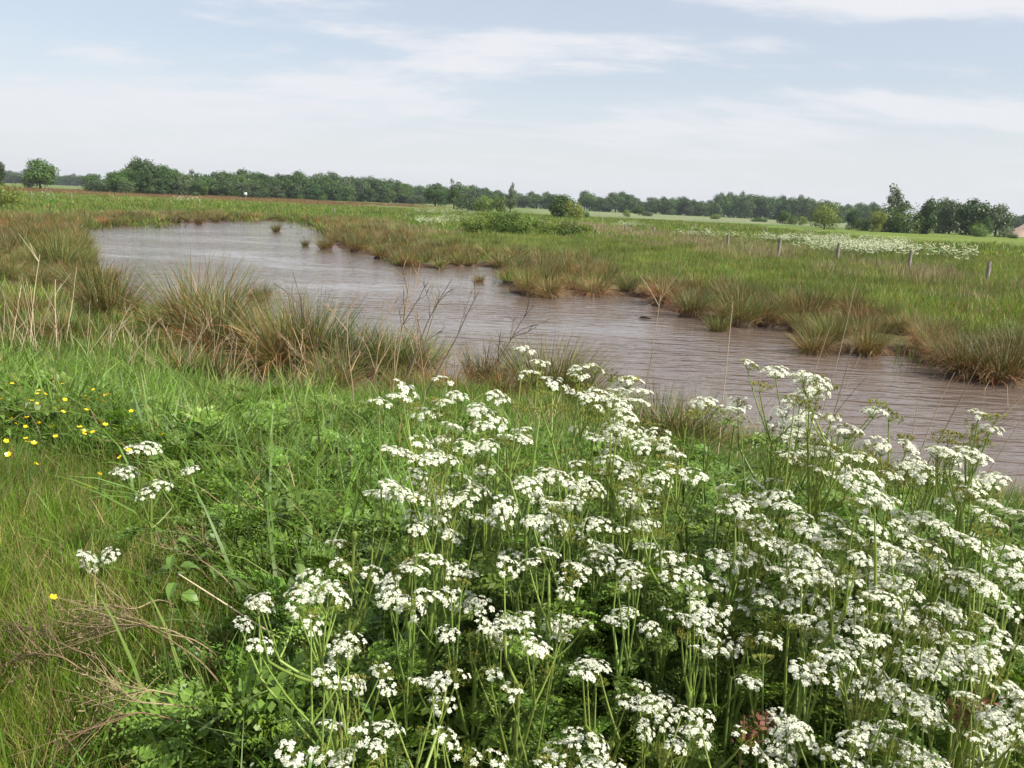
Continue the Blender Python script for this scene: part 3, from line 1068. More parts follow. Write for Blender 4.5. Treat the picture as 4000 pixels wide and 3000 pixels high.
fk = (fs > np.where((fillx < -1) & (filly < 24), 1.6, 0.5)) & ((fs < fw * 1.25) | (fd < 11)) & (fs < 18) & (fd > bank_end(fillx)) & (rng.random(len(fs)) < 0.40)
scatter("low_rush_growth", rush_low, *place(*thin(fillx[fk], filly[fk], 5), 0.45, 0.75, 0.08, 5), "low rushes and sedge filling between the tussocks", "rushes")

# ------------------------------------------------------------------ cow parsley


def umbel_mesh(kind, r):
    """compound umbel, 1 unit wide: rays spreading from one point, each ending in a little head of florets"""
    mb = MB()
    n_out, n_in = (8, 5) if kind != "sparse" else (7, 3)
    heads = [(0.42 + r.uniform(-0.08, 0.06), 2 * math.pi * (k + r.uniform(-0.25, 0.25)) / n_out) for k in range(n_out)]
    heads += [(0.20 + r.uniform(-0.07, 0.07), 2 * math.pi * (k + r.uniform(-0.3, 0.3)) / n_in) for k in range(n_in)]
    Q, C = [], []
    for q, a in heads:
        h = 0.36 - 0.42 * q * q + r.uniform(-0.05, 0.05)
        hs_ = r.uniform(0.7, 1.15)
        p = np.array([q * math.cos(a), q * math.sin(a), h])
        mid = p * 0.5 + np.array([0, 0, -0.03])
        col = (0.19, 0.245, 0.05)
        tube(mb, [(0, 0, 0), mid, p - [0, 0, 0.06]], [0.012, 0.010, 0.008], 3, col, 1, False)
        out = np.array([math.cos(a), math.sin(a), 0])
        if kind == "seed" or (kind == "mixed" and r.random() < 0.5):
            for f in range(8):                                   # upright narrow young fruits
                b = r.uniform(0, 6.283)
                o = p + np.array([0.045 * math.cos(b), 0.045 * math.sin(b), -0.01])
                tip = o + np.array([0.02 * math.cos(b), 0.02 * math.sin(b), 0.10])
                tube(mb, [p - [0, 0, 0.06], o, (o + tip) / 2, tip], [0.004, 0.007, 0.013, 0.003], 3, np.array((0.26, 0.27, 0.045)) * r.uniform(0.6, 1.3), 1, False)
            continue
        tilt = 0.55 * q / 0.4
        zc = np.array([0, 0, 1.0]) * math.cos(tilt) + out * math.sin(tilt)
        xc = np.cross(zc, [0.3, 0.2, 0.9])
        xc /= np.linalg.norm(xc)
        yc = np.cross(zc, xc)
        nf = int(16 * hs_)
        for f in range(nf):
            rho, b = 0.118 * hs_ * math.sqrt((f + 0.5) / nf) * r.uniform(0.85, 1.15), f * 2.39996 + r.uniform(-0.3, 0.3)
            o = p + rho * (math.cos(b) * xc + math.sin(b) * yc) + zc * (0.035 - 1.8 * rho * rho + r.uniform(-0.008, 0.008))
            nrm = zc + 0.5 * (math.cos(b) * xc + math.sin(b) * yc) * rho / 0.12 + r.normal(0, 0.25, 3)
            nrm /= np.linalg.norm(nrm)
            e1 = np.cross(nrm, [0.2, 0.9, 0.3])
            e1 /= np.linalg.norm(e1)
            e2 = np.cross(nrm, e1)
            s = r.uniform(0.028, 0.040)
            ph = r.uniform(0, 6.28)
            for g in range(5):                                   # five petals
                t = ph + g * 1.2566
                d = math.cos(t) * e1 + math.sin(t) * e2
                w = -math.sin(t) * e1 + math.cos(t) * e2
                Q += [o, o + d * s * 0.75 + w * s * 0.42, o + d * s * 1.08 + nrm * s * 0.1, o + d * s * 0.75 - w * s * 0.42]
                wv = r.uniform(0.9, 1.0)
                C += [(0.64, 0.67, 0.38)] + [(0.87 * wv, 0.87 * wv, 0.79 * wv)] * 3
            pb = p - np.array([0, 0, 0.06])                      # its own little stalk
            sd_ = np.cross(o - pb, [0.3, 0.5, 0.2])
            sd_ = sd_ / (np.linalg.norm(sd_) + 1e-9) * 0.006
            mb.add([pb - sd_, pb + sd_, o - zc * 0.006], [(0, 1, 2)], np.array((0.24, 0.29, 0.06)) * r.uniform(0.8, 1.2), 1)
    if Q:
        mb.add(Q, np.arange(len(Q)).reshape(-1, 4), C, 0)
    return mb.mesh("umbel", [M_PETAL, M_STEM])


UM = {"full": [umbel_mesh("full", rng) for _ in range(7)], "mixed": [umbel_mesh("mixed", rng) for _ in range(4)],
      "sparse": [umbel_mesh("sparse", rng) for _ in range(3)], "seed": [umbel_mesh("seed", rng) for _ in range(4)]}

# umbel positions in photo pixels
UPX = """1728,1480 1597,1512 1560,1543 1786,1537 1732,1566 1863,1593 1945,1543 1768,1661 1719,1711 1827,1738 1940,1638 1542,1751 1601,1769 1651,1729
1759,1787 1981,1702 1900,1828 1805,1860 1633,1855 1533,1891 1890,1905 1560,1923 1642,1941 1827,1937 2050,1358 2108,1408 2072,1453 2176,1490 2262,1431
2330,1431 2253,1462 2452,1476 2493,1521 2343,1526 2398,1530 2298,1544 2316,1575 2371,1566 2430,1557 2502,1562 2452,1612 2411,1639 2258,1670 2407,1670
2362,1693 2434,1693 2316,1702 2416,1729 2565,1702 2506,1738 2588,1743 2642,1770 2633,1820 2371,1783 2253,1801 2434,1806 2470,1824 2036,1675 2045,1707
2136,1847 2194,1856 2253,1874 2524,1869 2551,1901 2475,1914 2334,1901 2045,1910 2090,1928 2158,1960 2244,1955 2447,1946 2515,1960 2280,1905 2936,1417
2741,1562 2850,1603 2886,1571 2827,1896 2954,1883 2972,1942 2832,1991 2886,1982 3032,1440 3145,1458 3154,1508 3203,1512 3185,1612 3081,1607 3122,1634
3059,1680 3131,1684 3194,1702 3416,1598 3316,1675 3434,1725 3560,1738 3832,1612 3872,1666 3669,1756 3723,1784 3791,1756 3805,1779 3108,1738 3158,1761
3226,1752 3276,1756 3316,1779 3289,1811 3217,1838 3280,1851 3343,1865 3588,1797 3542,1818 3624,1842 3475,1849 3759,1860 3845,1883 3881,1860 3768,1910
3886,1964 3041,1870 3036,1933 3077,1969 3353,1951 3384,1982 3475,1946 3253,2019 3511,1996 3597,2023 3850,2005 3963,1996 3900,2032 1320,2111 1336,2203
1206,2246 1157,2306 1206,2312 1163,2360 1271,2284 1336,2317 1022,2344 1537,2246 1510,2290 1521,2333 1613,2176 1705,2176 1678,2312
1732,2328 1835,2236 1787,2219 1879,2360 1749,2469 1993,2160 2031,2404 1977,2420 2107,2534 1271,2632 1483,2605 1515,2680 1700,2664 1792,2643 1732,2740
1917,2621 2009,2691 1298,2822 1515,2832 1401,2865 1467,2914 1152,2930 1244,2941 1336,2946 1152,2979 1325,2990 1749,2865 1819,2935 1939,2952 1363,2500
1900,2436 1228,2436 1009,2328 1020,2366 955,2431 1020,2512 2353,2154 2325,2203 2477,2198 2505,2241 2461,2230 2613,2165
2700,2198 2711,2241 2732,2290 2797,2160 2526,2127 2922,2149 2971,2198 2993,2122 2819,2268 2939,2274 2212,2312 2228,2246 2217,2420 2282,2436 2401,2415
2445,2382 2732,2360 2640,2393 2711,2425 2797,2431 2830,2382 2803,2523 2933,2371 2922,2491 3009,2496 2043,2425 2098,2512 2293,2583 2288,2615 2510,2670
2450,2735 2537,2729 2662,2773 2526,2843 2602,2811 2705,2843 2738,2881 2250,2876 2347,2908 2228,2963 2325,2979 2917,2881 2976,2935 3020,2963 3047,2805
3074,2832 3052,2903 3156,2887 3112,2149 3101,2192 3074,2236 3101,2290 3118,2420 3134,2615 2933,2659 3147,2149 3212,2203 3256,2257 3201,2257 3446,2122
3451,2149 3391,2192 3484,2192 3587,2181 3554,2208 3668,2187 3690,2230 3451,2246 3467,2279 3451,2322 3549,2306 3804,2241 3842,2268 3874,2301 3847,2133
3923,2219 3988,2263 3983,2176 3516,2371 3570,2393 3619,2415 3641,2371 3722,2388 3663,2447 3847,2409 3956,2377 3250,2431 3136,2409 3766,2469 3890,2463
3386,2480 3332,2518 3321,2577 3484,2501 3625,2561 3619,2605 3722,2605 3782,2534 3820,2572 3869,2539 3435,2621 3413,2659 3136,2615 3201,2567 3239,2626
3310,2675 3484,2680 3554,2718 3641,2746 3614,2789 3657,2816 3771,2708 3842,2664 3966,2686 3842,2762 3880,2789 3988,2740 3489,2822 3326,2870 3359,2903
3267,2930 3522,2892 3560,2925 3630,2963 3565,2990 3343,2979 3874,2925 3961,2860 3912,2876 2180,2030 2240,2070 2330,2040 2420,2060 2140,2080 2080,2030
2520,2040 1960,2010 2290,2110 2060,2190 2140,2150 3150,2060 3220,2090 3330,2080 3420,2050 3700,2060 3780,2100 2930,2060 2990,2040 3560,2100 3650,2130
1700,2010 1780,1990 1630,2060 1760,2080 3080,2350 3200,2340 3330,2360 3400,2400"""
SPX = """1700,1560 2120,1530 2180,1590 2400,1470 2480,1650 2300,1620 1850,1650 1920,1700 2600,1780 2560,1720 2790,1590 2980,1500 3190,1540 3430,1570 3530,1705
3673,1705 3719,1689 3880,1620 3790,1720 3340,1700 3210,1680 3060,1780 3400,1760 3560,1870 3700,1850 3860,1920 3120,1830 2160,1830 2420,1900 2600,1950
1400,2640 1330,2720 1500,2620 1650,2850 1560,2940 1380,2790 1850,2560 1840,2480 2700,2920 2660,2950 2980,2560 3010,2420 3330,2230 3540,2270 3600,2460 3480,2560
3900,2620 3760,2800 3420,2750 3700,2500 2200,1760 2040,1800 1700,1900 2350,1840 2500,2080 2640,2060 3000,2080 3300,2130"""
LONE = [(538, 1745), (592, 1741), (497, 1833), (466, 1847), (741, 1831), (637, 1885), (570, 1919)]
LONE2 = [(347, 2165), (429, 2160), (363, 2198)]


def upoint(px, py, d):
    v = pix_dir(px, py)
    return EYE + v / np.linalg.norm(v) * d


def udist(px, py):
    hz = 705 + 0.046 * px
    t = min(max((py - hz - 550) / 1500.0, 0), 1)
    return (2.35 - 0.62 * t) * (1 + 0.03 * math.sin(px * 0.011)) + random.uniform(-0.14, 0.14)


UMB = []
for txt, kinds in ((UPX, ("full", "full", "full", "mixed", "mixed", "sparse", "sparse")), (SPX, ("seed",))):
    for w in txt.split():
        a, b = map(int, w.split(","))
        d = udist(a, b)
        UMB.append((upoint(a, b, d), d, random.choice(kinds), a, b))
        if kinds[0] == "full" and random.random() < (0.45 if a > 1500 else 0.1) or kinds[0] == "seed":      # a neighbour from the same branch, a little apart
            a2, b2, d2 = a + random.choice((-1, 1)) * random.uniform(45, 95), b + random.uniform(-15, 70), d + random.uniform(-0.12, 0.12)
            UMB.append((upoint(a2, b2, d2), d2, random.choice(kinds), a2, b2))
        if kinds[0] == "full" and random.random() < 0.22:
            a2, b2, d2 = a + random.uniform(-70, 70), b + random.uniform(10, 90), d + random.uniform(-0.12, 0.12)
            UMB.append((upoint(a2, b2, d2), d2, "seed", a2, b2))


def curve_pts(p0, p1, sag, n=6):
    """stem from p0 to p1 that leaves steeply outwards and turns upright"""
    t = np.linspace(0, 1, n)[:, None]
    p0, p1 = np.asarray(p0, float), np.asarray(p1, float)
    c = p0 * 0.45 + p1 * 0.55 + np.array([0, 0, -sag])
    return (1 - t) ** 2 * p0 + 2 * t * (1 - t) * c + t * t * p1


def cow_parsley(base, umbels, label, group=None, nleaf=7, scale_leaf=1.0, rng_size=(80, 122)):
    """one plant: ribbed branching stem, umbels, divided leaves"""
    base = np.array(base, float)
    o = link("cow_parsley", None, base)
    tag(o, label, "cow parsley", group)
    mb = MB()
    U = sorted([(np.array(u[0]) - base, u[1], u[2]) for u in umbels], key=lambda u: u[0][2])
    top = max(u[0][2] for u in U)
    cen = np.mean([u[0] for u in U], 0)
    hub = np.array([cen[0] * 0.35, cen[1] * 0.35, top * 0.46])
    hub2 = np.array([cen[0] * 0.75, cen[1] * 0.75, top * 0.72])
    col = np.array((0.19, 0.26, 0.055))
    main = np.concatenate([curve_pts((0, 0, -0.03), hub, 0.0, 5), curve_pts(hub, hub2, 0.0, 5)[1:]])
    tube(mb, main, np.linspace(0.0075, 0.0042, len(main)), 7, col)
    for nd_ in (hub, hub2):                                       # swollen joints
        tube(mb, [nd_ - [0, 0, 0.012], nd_, nd_ + [0, 0, 0.012]], [0.005, 0.0085, 0.005], 7, col * 1.2, cap=False)
    left = list(U)
    while left:                                                   # side branches, each forking to a few umbels
        seed_ = left.pop(0)
        near = sorted(left, key=lambda u: np.linalg.norm(u[0] - seed_[0]))[:random.choice((1, 2, 2, 3))]
        near = [u for u in near if np.linalg.norm(u[0] - seed_[0]) < 0.24]
        left = [u for u in left if not any(u is w_ for w_ in near)]
        grp_ = [seed_] + near
        m_ = np.mean([u[0] for u in grp_], 0)
        fork = np.array([m_[0] * 0.9 + cen[0] * 0.1, m_[1] * 0.9 + cen[1] * 0.1, min(u[0][2] for u in grp_) - random.uniform(0.09, 0.17)])
        fork[2] = max(fork[2], 0.06)
        a = hub2 if fork[2] > hub2[2] + 0.05 else (hub if fork[2] > hub[2] + 0.02 else np.array([hub[0] * 0.5, hub[1] * 0.5, fork[2] * 0.45]))
        cc = col * random.uniform(0.85, 1.2)
        br = curve_pts(a, fork, 0.12 * np.linalg.norm((fork - a)[:2]), 7)
        tube(mb, br, np.linspace(0.0042, 0.0030, 7), 6, cc, cap=False)
        for p, d, kind in grp_:
            size = d / FOC * random.uniform(*rng_size) * (0.8 if kind == "seed" else 1)
            tilt = Euler((random.gauss(0, 0.25) + 0.08, random.gauss(0, 0.25) + 0.12, 0))
            up = np.array(tilt.to_matrix() @ Vector((0, 0, 1)))
            foot = p - up * size * 0.36
            tube(mb, curve_pts(fork, foot, 0.25 * np.linalg.norm((foot - fork)[:2]), 5), np.linspace(0.0026, 0.0014, 5), 5, cc * 1.1, cap=False)
            um = link("seed_umbel" if kind == "seed" else "umbel", random.choice(UM[kind]), foot, (tilt.x, tilt.y, 0), size, o)
            um.rotation_euler.rotate_axis("Z", random.uniform(0, 6.28))
    link("stem", mb.mesh("stem", M_STEM), parent=o)
    for k in range(nleaf):
        t = random.uniform(0.05, 0.72)
        q = main[int(t * (len(main) - 1))]
        az = random.uniform(0, 6.283)
        L = random.uniform(0.13, 0.27) * scale_leaf * (1.1 - 0.5 * t)
        lf = link("leaf", random.choice(FROND), q, (0, 0, 0), L, o)
        lf.rotation_euler = Euler((random.uniform(-0.15, 0.75), random.uniform(-0.35, 0.35), az))
    return o


# share the umbels out among plants by position along the ground
X = np.array([u[0] for u in UMB])
F2 = np.stack([X[:, 0], X[:, 1] * 0.9, X[:, 2] * 0.35], 1)
NPL = 46
cent = F2[rng.choice(len(F2), NPL, replace=False)]
for _ in range(15):
    own = np.argmin(((F2[:, None] - cent[None]) ** 2).sum(-1), 1)
    for k in range(NPL):
        if (own == k).any():
            cent[k] = F2[own == k].mean(0)
SPOT = {}
for k in range(NPL):
    mem = [UMB[i_] for i_ in np.where(own == k)[0]]
    if not mem:
        continue
    c = np.mean([m[0] for m in mem], 0)
    zmax = max(m[0][2] for m in mem)
    px, py = np.mean([m[3] for m in mem]), np.mean([m[4] for m in mem])
    bx0, by0 = c[0] + random.uniform(-0.06, 0.06), c[1] + random.uniform(0.0, 0.15)
    if px < 2650:
        region = "the central stand" if py < 2150 else "the low front of the central stand"
    else:
        region = "the right stand" if py < 2350 else "the low front of the right stand"
    SPOT.setdefault(region, []).append(((bx0, by0, g1(bx0, by0)), mem, px, py, zmax))
for region, L_ in SPOT.items():
    hi_ = max(range(len(L_)), key=lambda i: L_[i][4])
    lx = min(range(len(L_)), key=lambda i: L_[i][2])
    ORD = "first second third fourth fifth sixth seventh eighth ninth tenth eleventh twelfth thirteenth fourteenth fifteenth sixteenth seventeenth eighteenth nineteenth twentieth".split()
    rank = {i: k for k, i in enumerate(sorted(range(len(L_)), key=lambda i: L_[i][2]))}
    for i, (b, mem, px, py, zm) in enumerate(L_):
        if i == hi_:
            lab, grp = "tallest white cow parsley of " + region, None
        elif i == lx:
            lab, grp = "white cow parsley at the left end of " + region, None
        else:
            lab, grp = "white cow parsley, %s from the left in %s" % (ORD[min(rank[i], 19)], region), "cow parsley in " + region
        cow_parsley(b, mem, lab, grp, 16)
for pts_, bpx, lab in ((LONE, (597, 2345), "lone slender cow parsley in the grass below the buttercups"),
                       (LONE2, (560, 2330), "small leaning cow parsley branch low in the grass beside the lone one")):
    B = ray_hit(*bpx, 0.02)
    d = np.linalg.norm(B - EYE)
    mem = [(upoint(a, b, d * 0.97 - 0.12 * (2345 - b) / 600 + random.uniform(-0.06, 0.06)), d, "full", a, b) for a, b in pts_]
    if pts_ is LONE:
        mem.append((upoint(570, 1779, d - 0.1), d, "seed", 570, 1779))
        mem.append((upoint(720, 1850, d - 0.1), d, "seed", 720, 1850))
    cow_parsley(B, mem, lab, None, 4, 0.9, (60, 82))

# ------------------------------------------------------------------ buttercups
mb = MB()
Q, C = [], []
for k in range(5):
    t = k * 1.2566
    d, w = np.array([math.cos(t), math.sin(t), 0]), np.array([-math.sin(t), math.cos(t), 0])
    Q += [(0, 0, 0), d * 0.008 + w * 0.0075 + [0, 0, 0.004], d * 0.0145 + [0, 0, 0.0085], d * 0.008 - w * 0.0075 + [0, 0, 0.004]]
mb.add(Q, np.arange(20).reshape(-1, 4), (0.86, 0.60, 0.012))
ME_BUT = mb.mesh("buttercup_petals", M_YELLOW)
mb = MB()
th = np.linspace(0, 6.283, 8, endpoint=False)
mb.add(np.concatenate([np.stack([0.004 * np.cos(th), 0.004 * np.sin(th), np.full(8, 0.002)], 1), [[0, 0, 0.007]]]), [(a, (a + 1) % 8, 8) for a in range(8)], (0.62, 0.42, 0.02))
ME_EYE = mb.mesh("buttercup_centre", M_YELLOW)
BUT = """105,443 540,445 340,503 325,530 805,495 865,532 735,550 935,530 845,572 895,595 560,582 505,592 10,578 500,655 543,687 745,670 100,745 205,738 235,736 135,790
220,815 338,785 455,812 870,767 908,798 690,820 725,850 725,878 805,862 225,918 235,948 292,957 480,900 50,940 1135,682 1400,885 1115,1020 1040,1080 855,1225 75,1055
310,1138 1338,1222 1665,1125 770,1337 1420,1145 275,590 390,533 912,543 758,575 320,615"""
blist = [(0.452 * int(w.split(",")[0]), 1300 + 0.452 * int(w.split(",")[1])) for w in BUT.split()] + [(206, 2336), (1205, 1641)]
for a, b in blist:
    P = ray_hit(a, b, 0.50 if b < 1800 else 0.24)
    gz = g1(P[0], P[1])
    lab, grp = "yellow buttercup in the leafy patch at the left edge", "buttercups at the left edge"
    if (a, b) == (206, 2336):
        lab, grp = "single yellow buttercup low in the short grass", None
    elif (a, b) == (1205, 1641):
        lab, grp = "single yellow buttercup in the tall grass below the dead stalks", None
    elif b > 1730 or a > 500:
        lab, grp = "yellow buttercup scattered in the grass around the lone cow parsley", "buttercups around the lone cow parsley"
    o = tag(link("buttercup", None, (P[0], P[1], gz)), lab, "buttercup", grp)
    h = P[2] - gz
    lean = np.array([random.uniform(-0.05, 0.05), random.uniform(-0.05, 0.05), 0])
    mb = MB()
    tube(mb, [(lean[0], lean[1], 0), (lean[0] * 0.6, lean[1] * 0.6, h * 0.5), (0, 0, h)], [0.002, 0.0016, 0.0012], 4, (0.10, 0.17, 0.04), cap=False)
    link("stem", mb.mesh("stem", M_STEM), parent=o)
    fl = link("flower", ME_BUT, (0, 0, h), (random.uniform(-0.5, 0.7), random.uniform(-0.4, 0.6), random.uniform(0, 6)), random.uniform(0.85, 1.15), o)
    link("flower_centre", ME_EYE, parent=fl)

# ------------------------------------------------------------------ nettles


def nettle_meshes():
    st, lv = MB(), MB()
    h = random.uniform(0.5, 0.75)
    bend = np.array([random.uniform(-0.1, 0.1), random.uniform(-0.1, 0.1), 0])
    P = [bend * t * t + np.array([0, 0, h * t]) for t in np.linspace(0, 1, 6)]
    tube(st, P, np.linspace(0.004, 0.002, 6), 4, (0.11, 0.13, 0.045), cap=False)
    for k in range(10):
        t = 0.12 + 0.88 * k / 9
        p = bend * t * t + np.array([0, 0, h * t])
        a0 = k * math.pi / 2 + random.uniform(-0.3, 0.3)
        L = (0.11 if k < 7 else 0.11 - 0.028 * (k - 6)) * random.uniform(0.85, 1.15)
        for a in (a0, a0 + math.pi):
            d = np.array([math.cos(a), math.sin(a), 0])
            ovate(lv, p + d * 0.02, d, L, L * 0.30, np.array((0.105, 0.175, 0.034)) * random.uniform(0.8, 1.25), random.uniform(0.2, 0.8) if k < 9 else -0.3, 0.35)
    return st.mesh("stem", M_STEM), lv.mesh("leaves", M_HERB)


NET = [nettle_meshes() for _ in range(6)]


def nettle(x, y, s, label, group):
    o = tag(link("nettle", None, (x, y, g1(x, y) - 0.02), (random.gauss(0, 0.1), random.gauss(0, 0.1), random.uniform(0, 6.28)), s), label, "nettle", group)
    a, b = random.choice(NET)
    link("stem", a, parent=o)
    link("leaves", b, parent=o)


def spread(n, x0, x1, y0, y1, h):
    """n ground points whose plants of height h show inside a photo pixel box (2212 scale)"""
    for _ in range(n):
        P = ray_hit(random.uniform(x0, x1) * K, random.uniform(y0, y1) * K, h)
        yield P[0], P[1]


for n, box, lab in ((44, (0, 330, 745, 890), "stinging nettle in the leafy patch among the buttercups"),
                    (48, (600, 920, 870, 1010), "stinging nettle at the foot of the branched dead stalks"),
                    (20, (380, 780, 930, 1240), "stinging nettle among the broad grass left of the flower stand"),
                    (14, (1440, 1680, 1010, 1150), "stinging nettle in the gap between the two flower stands")):
    for x, y in spread(n, *box, 0.5):
        nettle(x, y, random.uniform(0.55, 0.8), lab, lab.replace("stinging nettle", "nettles"))

# ------------------------------------------------------------------ dead stalks


def stalk_tubes(mb, p, d, L, r, depth, c, wob=0.10, twig=0.75):
    n = 6
    P = [np.array(p, float)]
    d = np.array(d, float) / np.linalg.norm(d)
    for k in range(n):
        d = d + rng.normal(0, wob, 3) * 0.5
        d /= np.linalg.norm(d)
        P.append(P[-1] + d * L / n)
    tube(mb, P, np.linspace(r, r * 0.45, n + 1), 5 if depth > 0 else 4, c * rng.uniform(0.85, 1.15), cap=False)
    if depth > 0:
        m = int(rng.integers(3, 6))
        for k in range(m):
            t = rng.uniform(0.35, 0.98)
            i = min(int(t * n), n - 1)
            q = P[i] + (P[i + 1] - P[i]) * (t * n - i)
            a = rng.uniform(0, 6.283)
            e = d * 1.0 + 0.75 * np.array([math.cos(a), math.sin(a), rng.uniform(0.0, 0.5)])
            stalk_tubes(mb, q, e, L * rng.uniform(0.22, 0.42) * (1.2 - t * 0.5), r * 0.62, depth - 1, c, wob * 1.3)


DARKT, WARM = np.array((0.10, 0.072, 0.052)), np.array((0.30, 0.215, 0.125))
STRAWC = np.array((0.52, 0.42, 0.27))


def stalk_between(name, f, t, label, cat, depth, r, c, group=None, d=None, hfoot=0.0, wob=0.08):
    """a stalk whose foot and tip show at two photo pixels (2212 scale)"""
    B = ray_hit(f[0] * K, f[1] * K, hfoot)
    B[2] = g1(B[0], B[1])
    dist = np.linalg.norm(B - EYE) if d is None else d
    v = pix_dir(t[0] * K, t[1] * K)
    hv = np.hypot(v[0], v[1])
    T = EYE + v / hv * np.hypot(B[0], B[1]) * random.uniform(0.985, 1.015)
    mb = MB()
    dv = T - B
    stalk_tubes(mb, (0, 0, -0.03), dv, np.linalg.norm(dv), r, depth, c, wob)
    o = link(name, mb.mesh(name, M_TWIG), B)
    return tag(o, label, cat, group)


BR = [((720, 905), (655, 580), DARKT * 1.6, "tall forked dead stalk, the one farthest from the flowers"),
      ((775, 890), (705, 690), WARM, "pale dead stalk with side twigs beside the tall forked one"),
      ((800, 900), (795, 640), WARM * 0.9, "slim upright dead stalk before the rush tussocks"),
      ((850, 880), (905, 575), DARKT, "dark branched dead stalk reaching high against the water"),
      ((835, 930), (930, 585), WARM * 0.8, "many-twigged dead stalk with its top against the water"),
      ((890, 920), (1010, 610), DARKT, "dark dead branch leaning right over the water"),
      ((870, 890), (960, 640), WARM * 0.7, "thin dead stalk crossing the leaning dark branch"),
      ((1005, 880), (1125, 640), DARKT * 0.8, "blackish forked dead branch leaning right behind the white flowers"),
      ((760, 960), (800, 560 + 130), WARM, "straw-brown dead stalk rising from the nettles"),
      ((925, 900), (925, 690), WARM * 0.8, "short dead stalk just left of the white flowers"),
      ((985, 870), (1000, 740), WARM, "little forked dead stalk behind the first white umbels"),
      ((685, 890), (640, 700), WARM, "bent pale dead stalk by the inlet tussock")]
for f, t, c, lab in BR:
    stalk_between("dead_stalk", f, t, lab, "dead stalk", 2, 0.0095, c, None, None, 0.0, 0.14)
TALL = [((1372, 940), (1415, 628), "tall single dry stem standing between the flower stands"),
        ((1545, 1010), (1590, 640), "thin dry stem before the low rush tuft"),
        ((1690, 985), (1808, 700), "leaning dry stem left of a crossing pair"),
        ((1760, 1000), (1868, 640), "tallest of the leaning dry stems over the right water"),
        ((1735, 990), (1880, 600), "slender dry stem beside the tallest leaning one"),
        ((1945, 1040), (2060, 790), "dry stem leaning right behind the far umbels"),
        ((1965, 1050), (2105, 690), "long dry stem leaning towards the far shore"),
        ((2030, 1020), (2195, 840), "dry stem leaning low over the water at the right"),
        ((1960, 1000), (1995, 830), "short dry stem among the far umbels"),
        ((1640, 985), (1650, 800), "straight short dry stem in the right stand"),
        ((2095, 1040), (2190, 885), "thin dark dry stem at the right end")]
for f, t, lab in TALL:
    stalk_between("dry_stem", f, t, lab, "dry stem", 1 if random.random() < 0.3 else 0, 0.0060, STRAWC * random.uniform(0.55, 0.95), None, None, 0.3, 0.05)
for k in range(95):                                     # the straw stems at the left, singly countable
    x0 = random.uniform(0, 640)
    yb = random.uniform(735, 800) + 0.05 * x0
    lab = "tall bleached dry stem in the row at the left edge" if x0 < 150 else "bleached dry stem between the nettles and the left rushes"
    grp = "bleached stems at the left edge" if x0 < 150 else "bleached stems before the left rushes"
    stalk_between("dry_stem", (x0, yb), (x0 + random.gauss(12, 38), yb - random.uniform(60, 210 if x0 < 150 else 110)), lab, "dry stem",
                  1 if random.random() < 0.25 else 0, 0.0060, STRAWC * random.uniform(0.55, 0.95), grp, None, 0.12, 0.10)
for f, t, lab in (((60, 770), (85, 545), "thick bleached stalk standing tallest at the left edge"), ((20, 760), (45, 640), "bleached stalk near the corner of the marsh"),
                  ((120, 760), (130, 600), "slim bleached stalk right of the thick one")):
    stalk_between("dry_stem", f, t, lab, "dry stem", 1, 0.010, STRAWC, None, None, 0.1, 0.06)
for k in range(26):                                     # straws crossing in front of the inlet
    x0 = random.uniform(560, 900)
    stalk_between("dry_stem", (x0, random.uniform(800, 850)), (x0 + random.gauss(30, 70), random.uniform(700, 790)), "short straw stem crossing others by the inlet mouth", "dry stem", 0,
                  0.0045, STRAWC * random.uniform(0.6, 0.95), "straw stems by the inlet mouth", None, 0.1, 0.08)

# bent dry stalks lying over the short grass, lower left


def arch(pts, r, c, twigs, d0=None):
    """tube through photo pixels (2212 scale) at grass height; first point is the root"""
    W_ = [ray_hit(a * K, b * K, h) for a, b, h in pts]
    B = W_[0].copy()
    B[2] = g1(B[0], B[1])
    mb = MB()
    P = np.array(W_) - B
    t = np.linspace(0, len(P) - 1, 4 * len(P))
    i = np.minimum(t.astype(int), len(P) - 2)
    Pm = np.concatenate([2 * P[:1] - P[1:2], P, 2 * P[-1:] - P[-2:-1]])
    u = (t - i)[:, None]
    p0, p1, p2, p3 = Pm[i], Pm[i + 1], Pm[i + 2], Pm[i + 3]
    S_ = 0.5 * (2 * p1 + (p2 - p0) * u + (2 * p0 - 5 * p1 + 4 * p2 - p3) * u * u + (3 * p1 - p0 - 3 * p2 + p3) * u ** 3)
    tube(mb, S_, np.linspace(r, r * 0.35, len(S_)), 5, c, cap=False)
    for k in range(twigs):
        j_ = int(len(S_) * rng.uniform(0.45, 0.97))
        j_ = min(j_, len(S_) - 2)
        d = S_[j_ + 1] - S_[j_]
        d = d / (np.linalg.norm(d) + 1e-9) + rng.normal(0, 0.35, 3) + [0, 0, 0.05]
        stalk_tubes(mb, S_[j_], d, rng.uniform(0.10, 0.28), r * 0.45, 0, c * rng.uniform(0.8, 1.2), 0.15)
        for m in range(3):                               # papery seed remains
            q = S_[j_] + d / np.linalg.norm(d) * rng.uniform(0.05, 0.2) + rng.normal(0, 0.012, 3)
            tube(mb, [q, q + rng.normal(0, 0.006, 3)], [0.003, 0.0015], 3, c * 0.8, cap=False)
    return B, mb


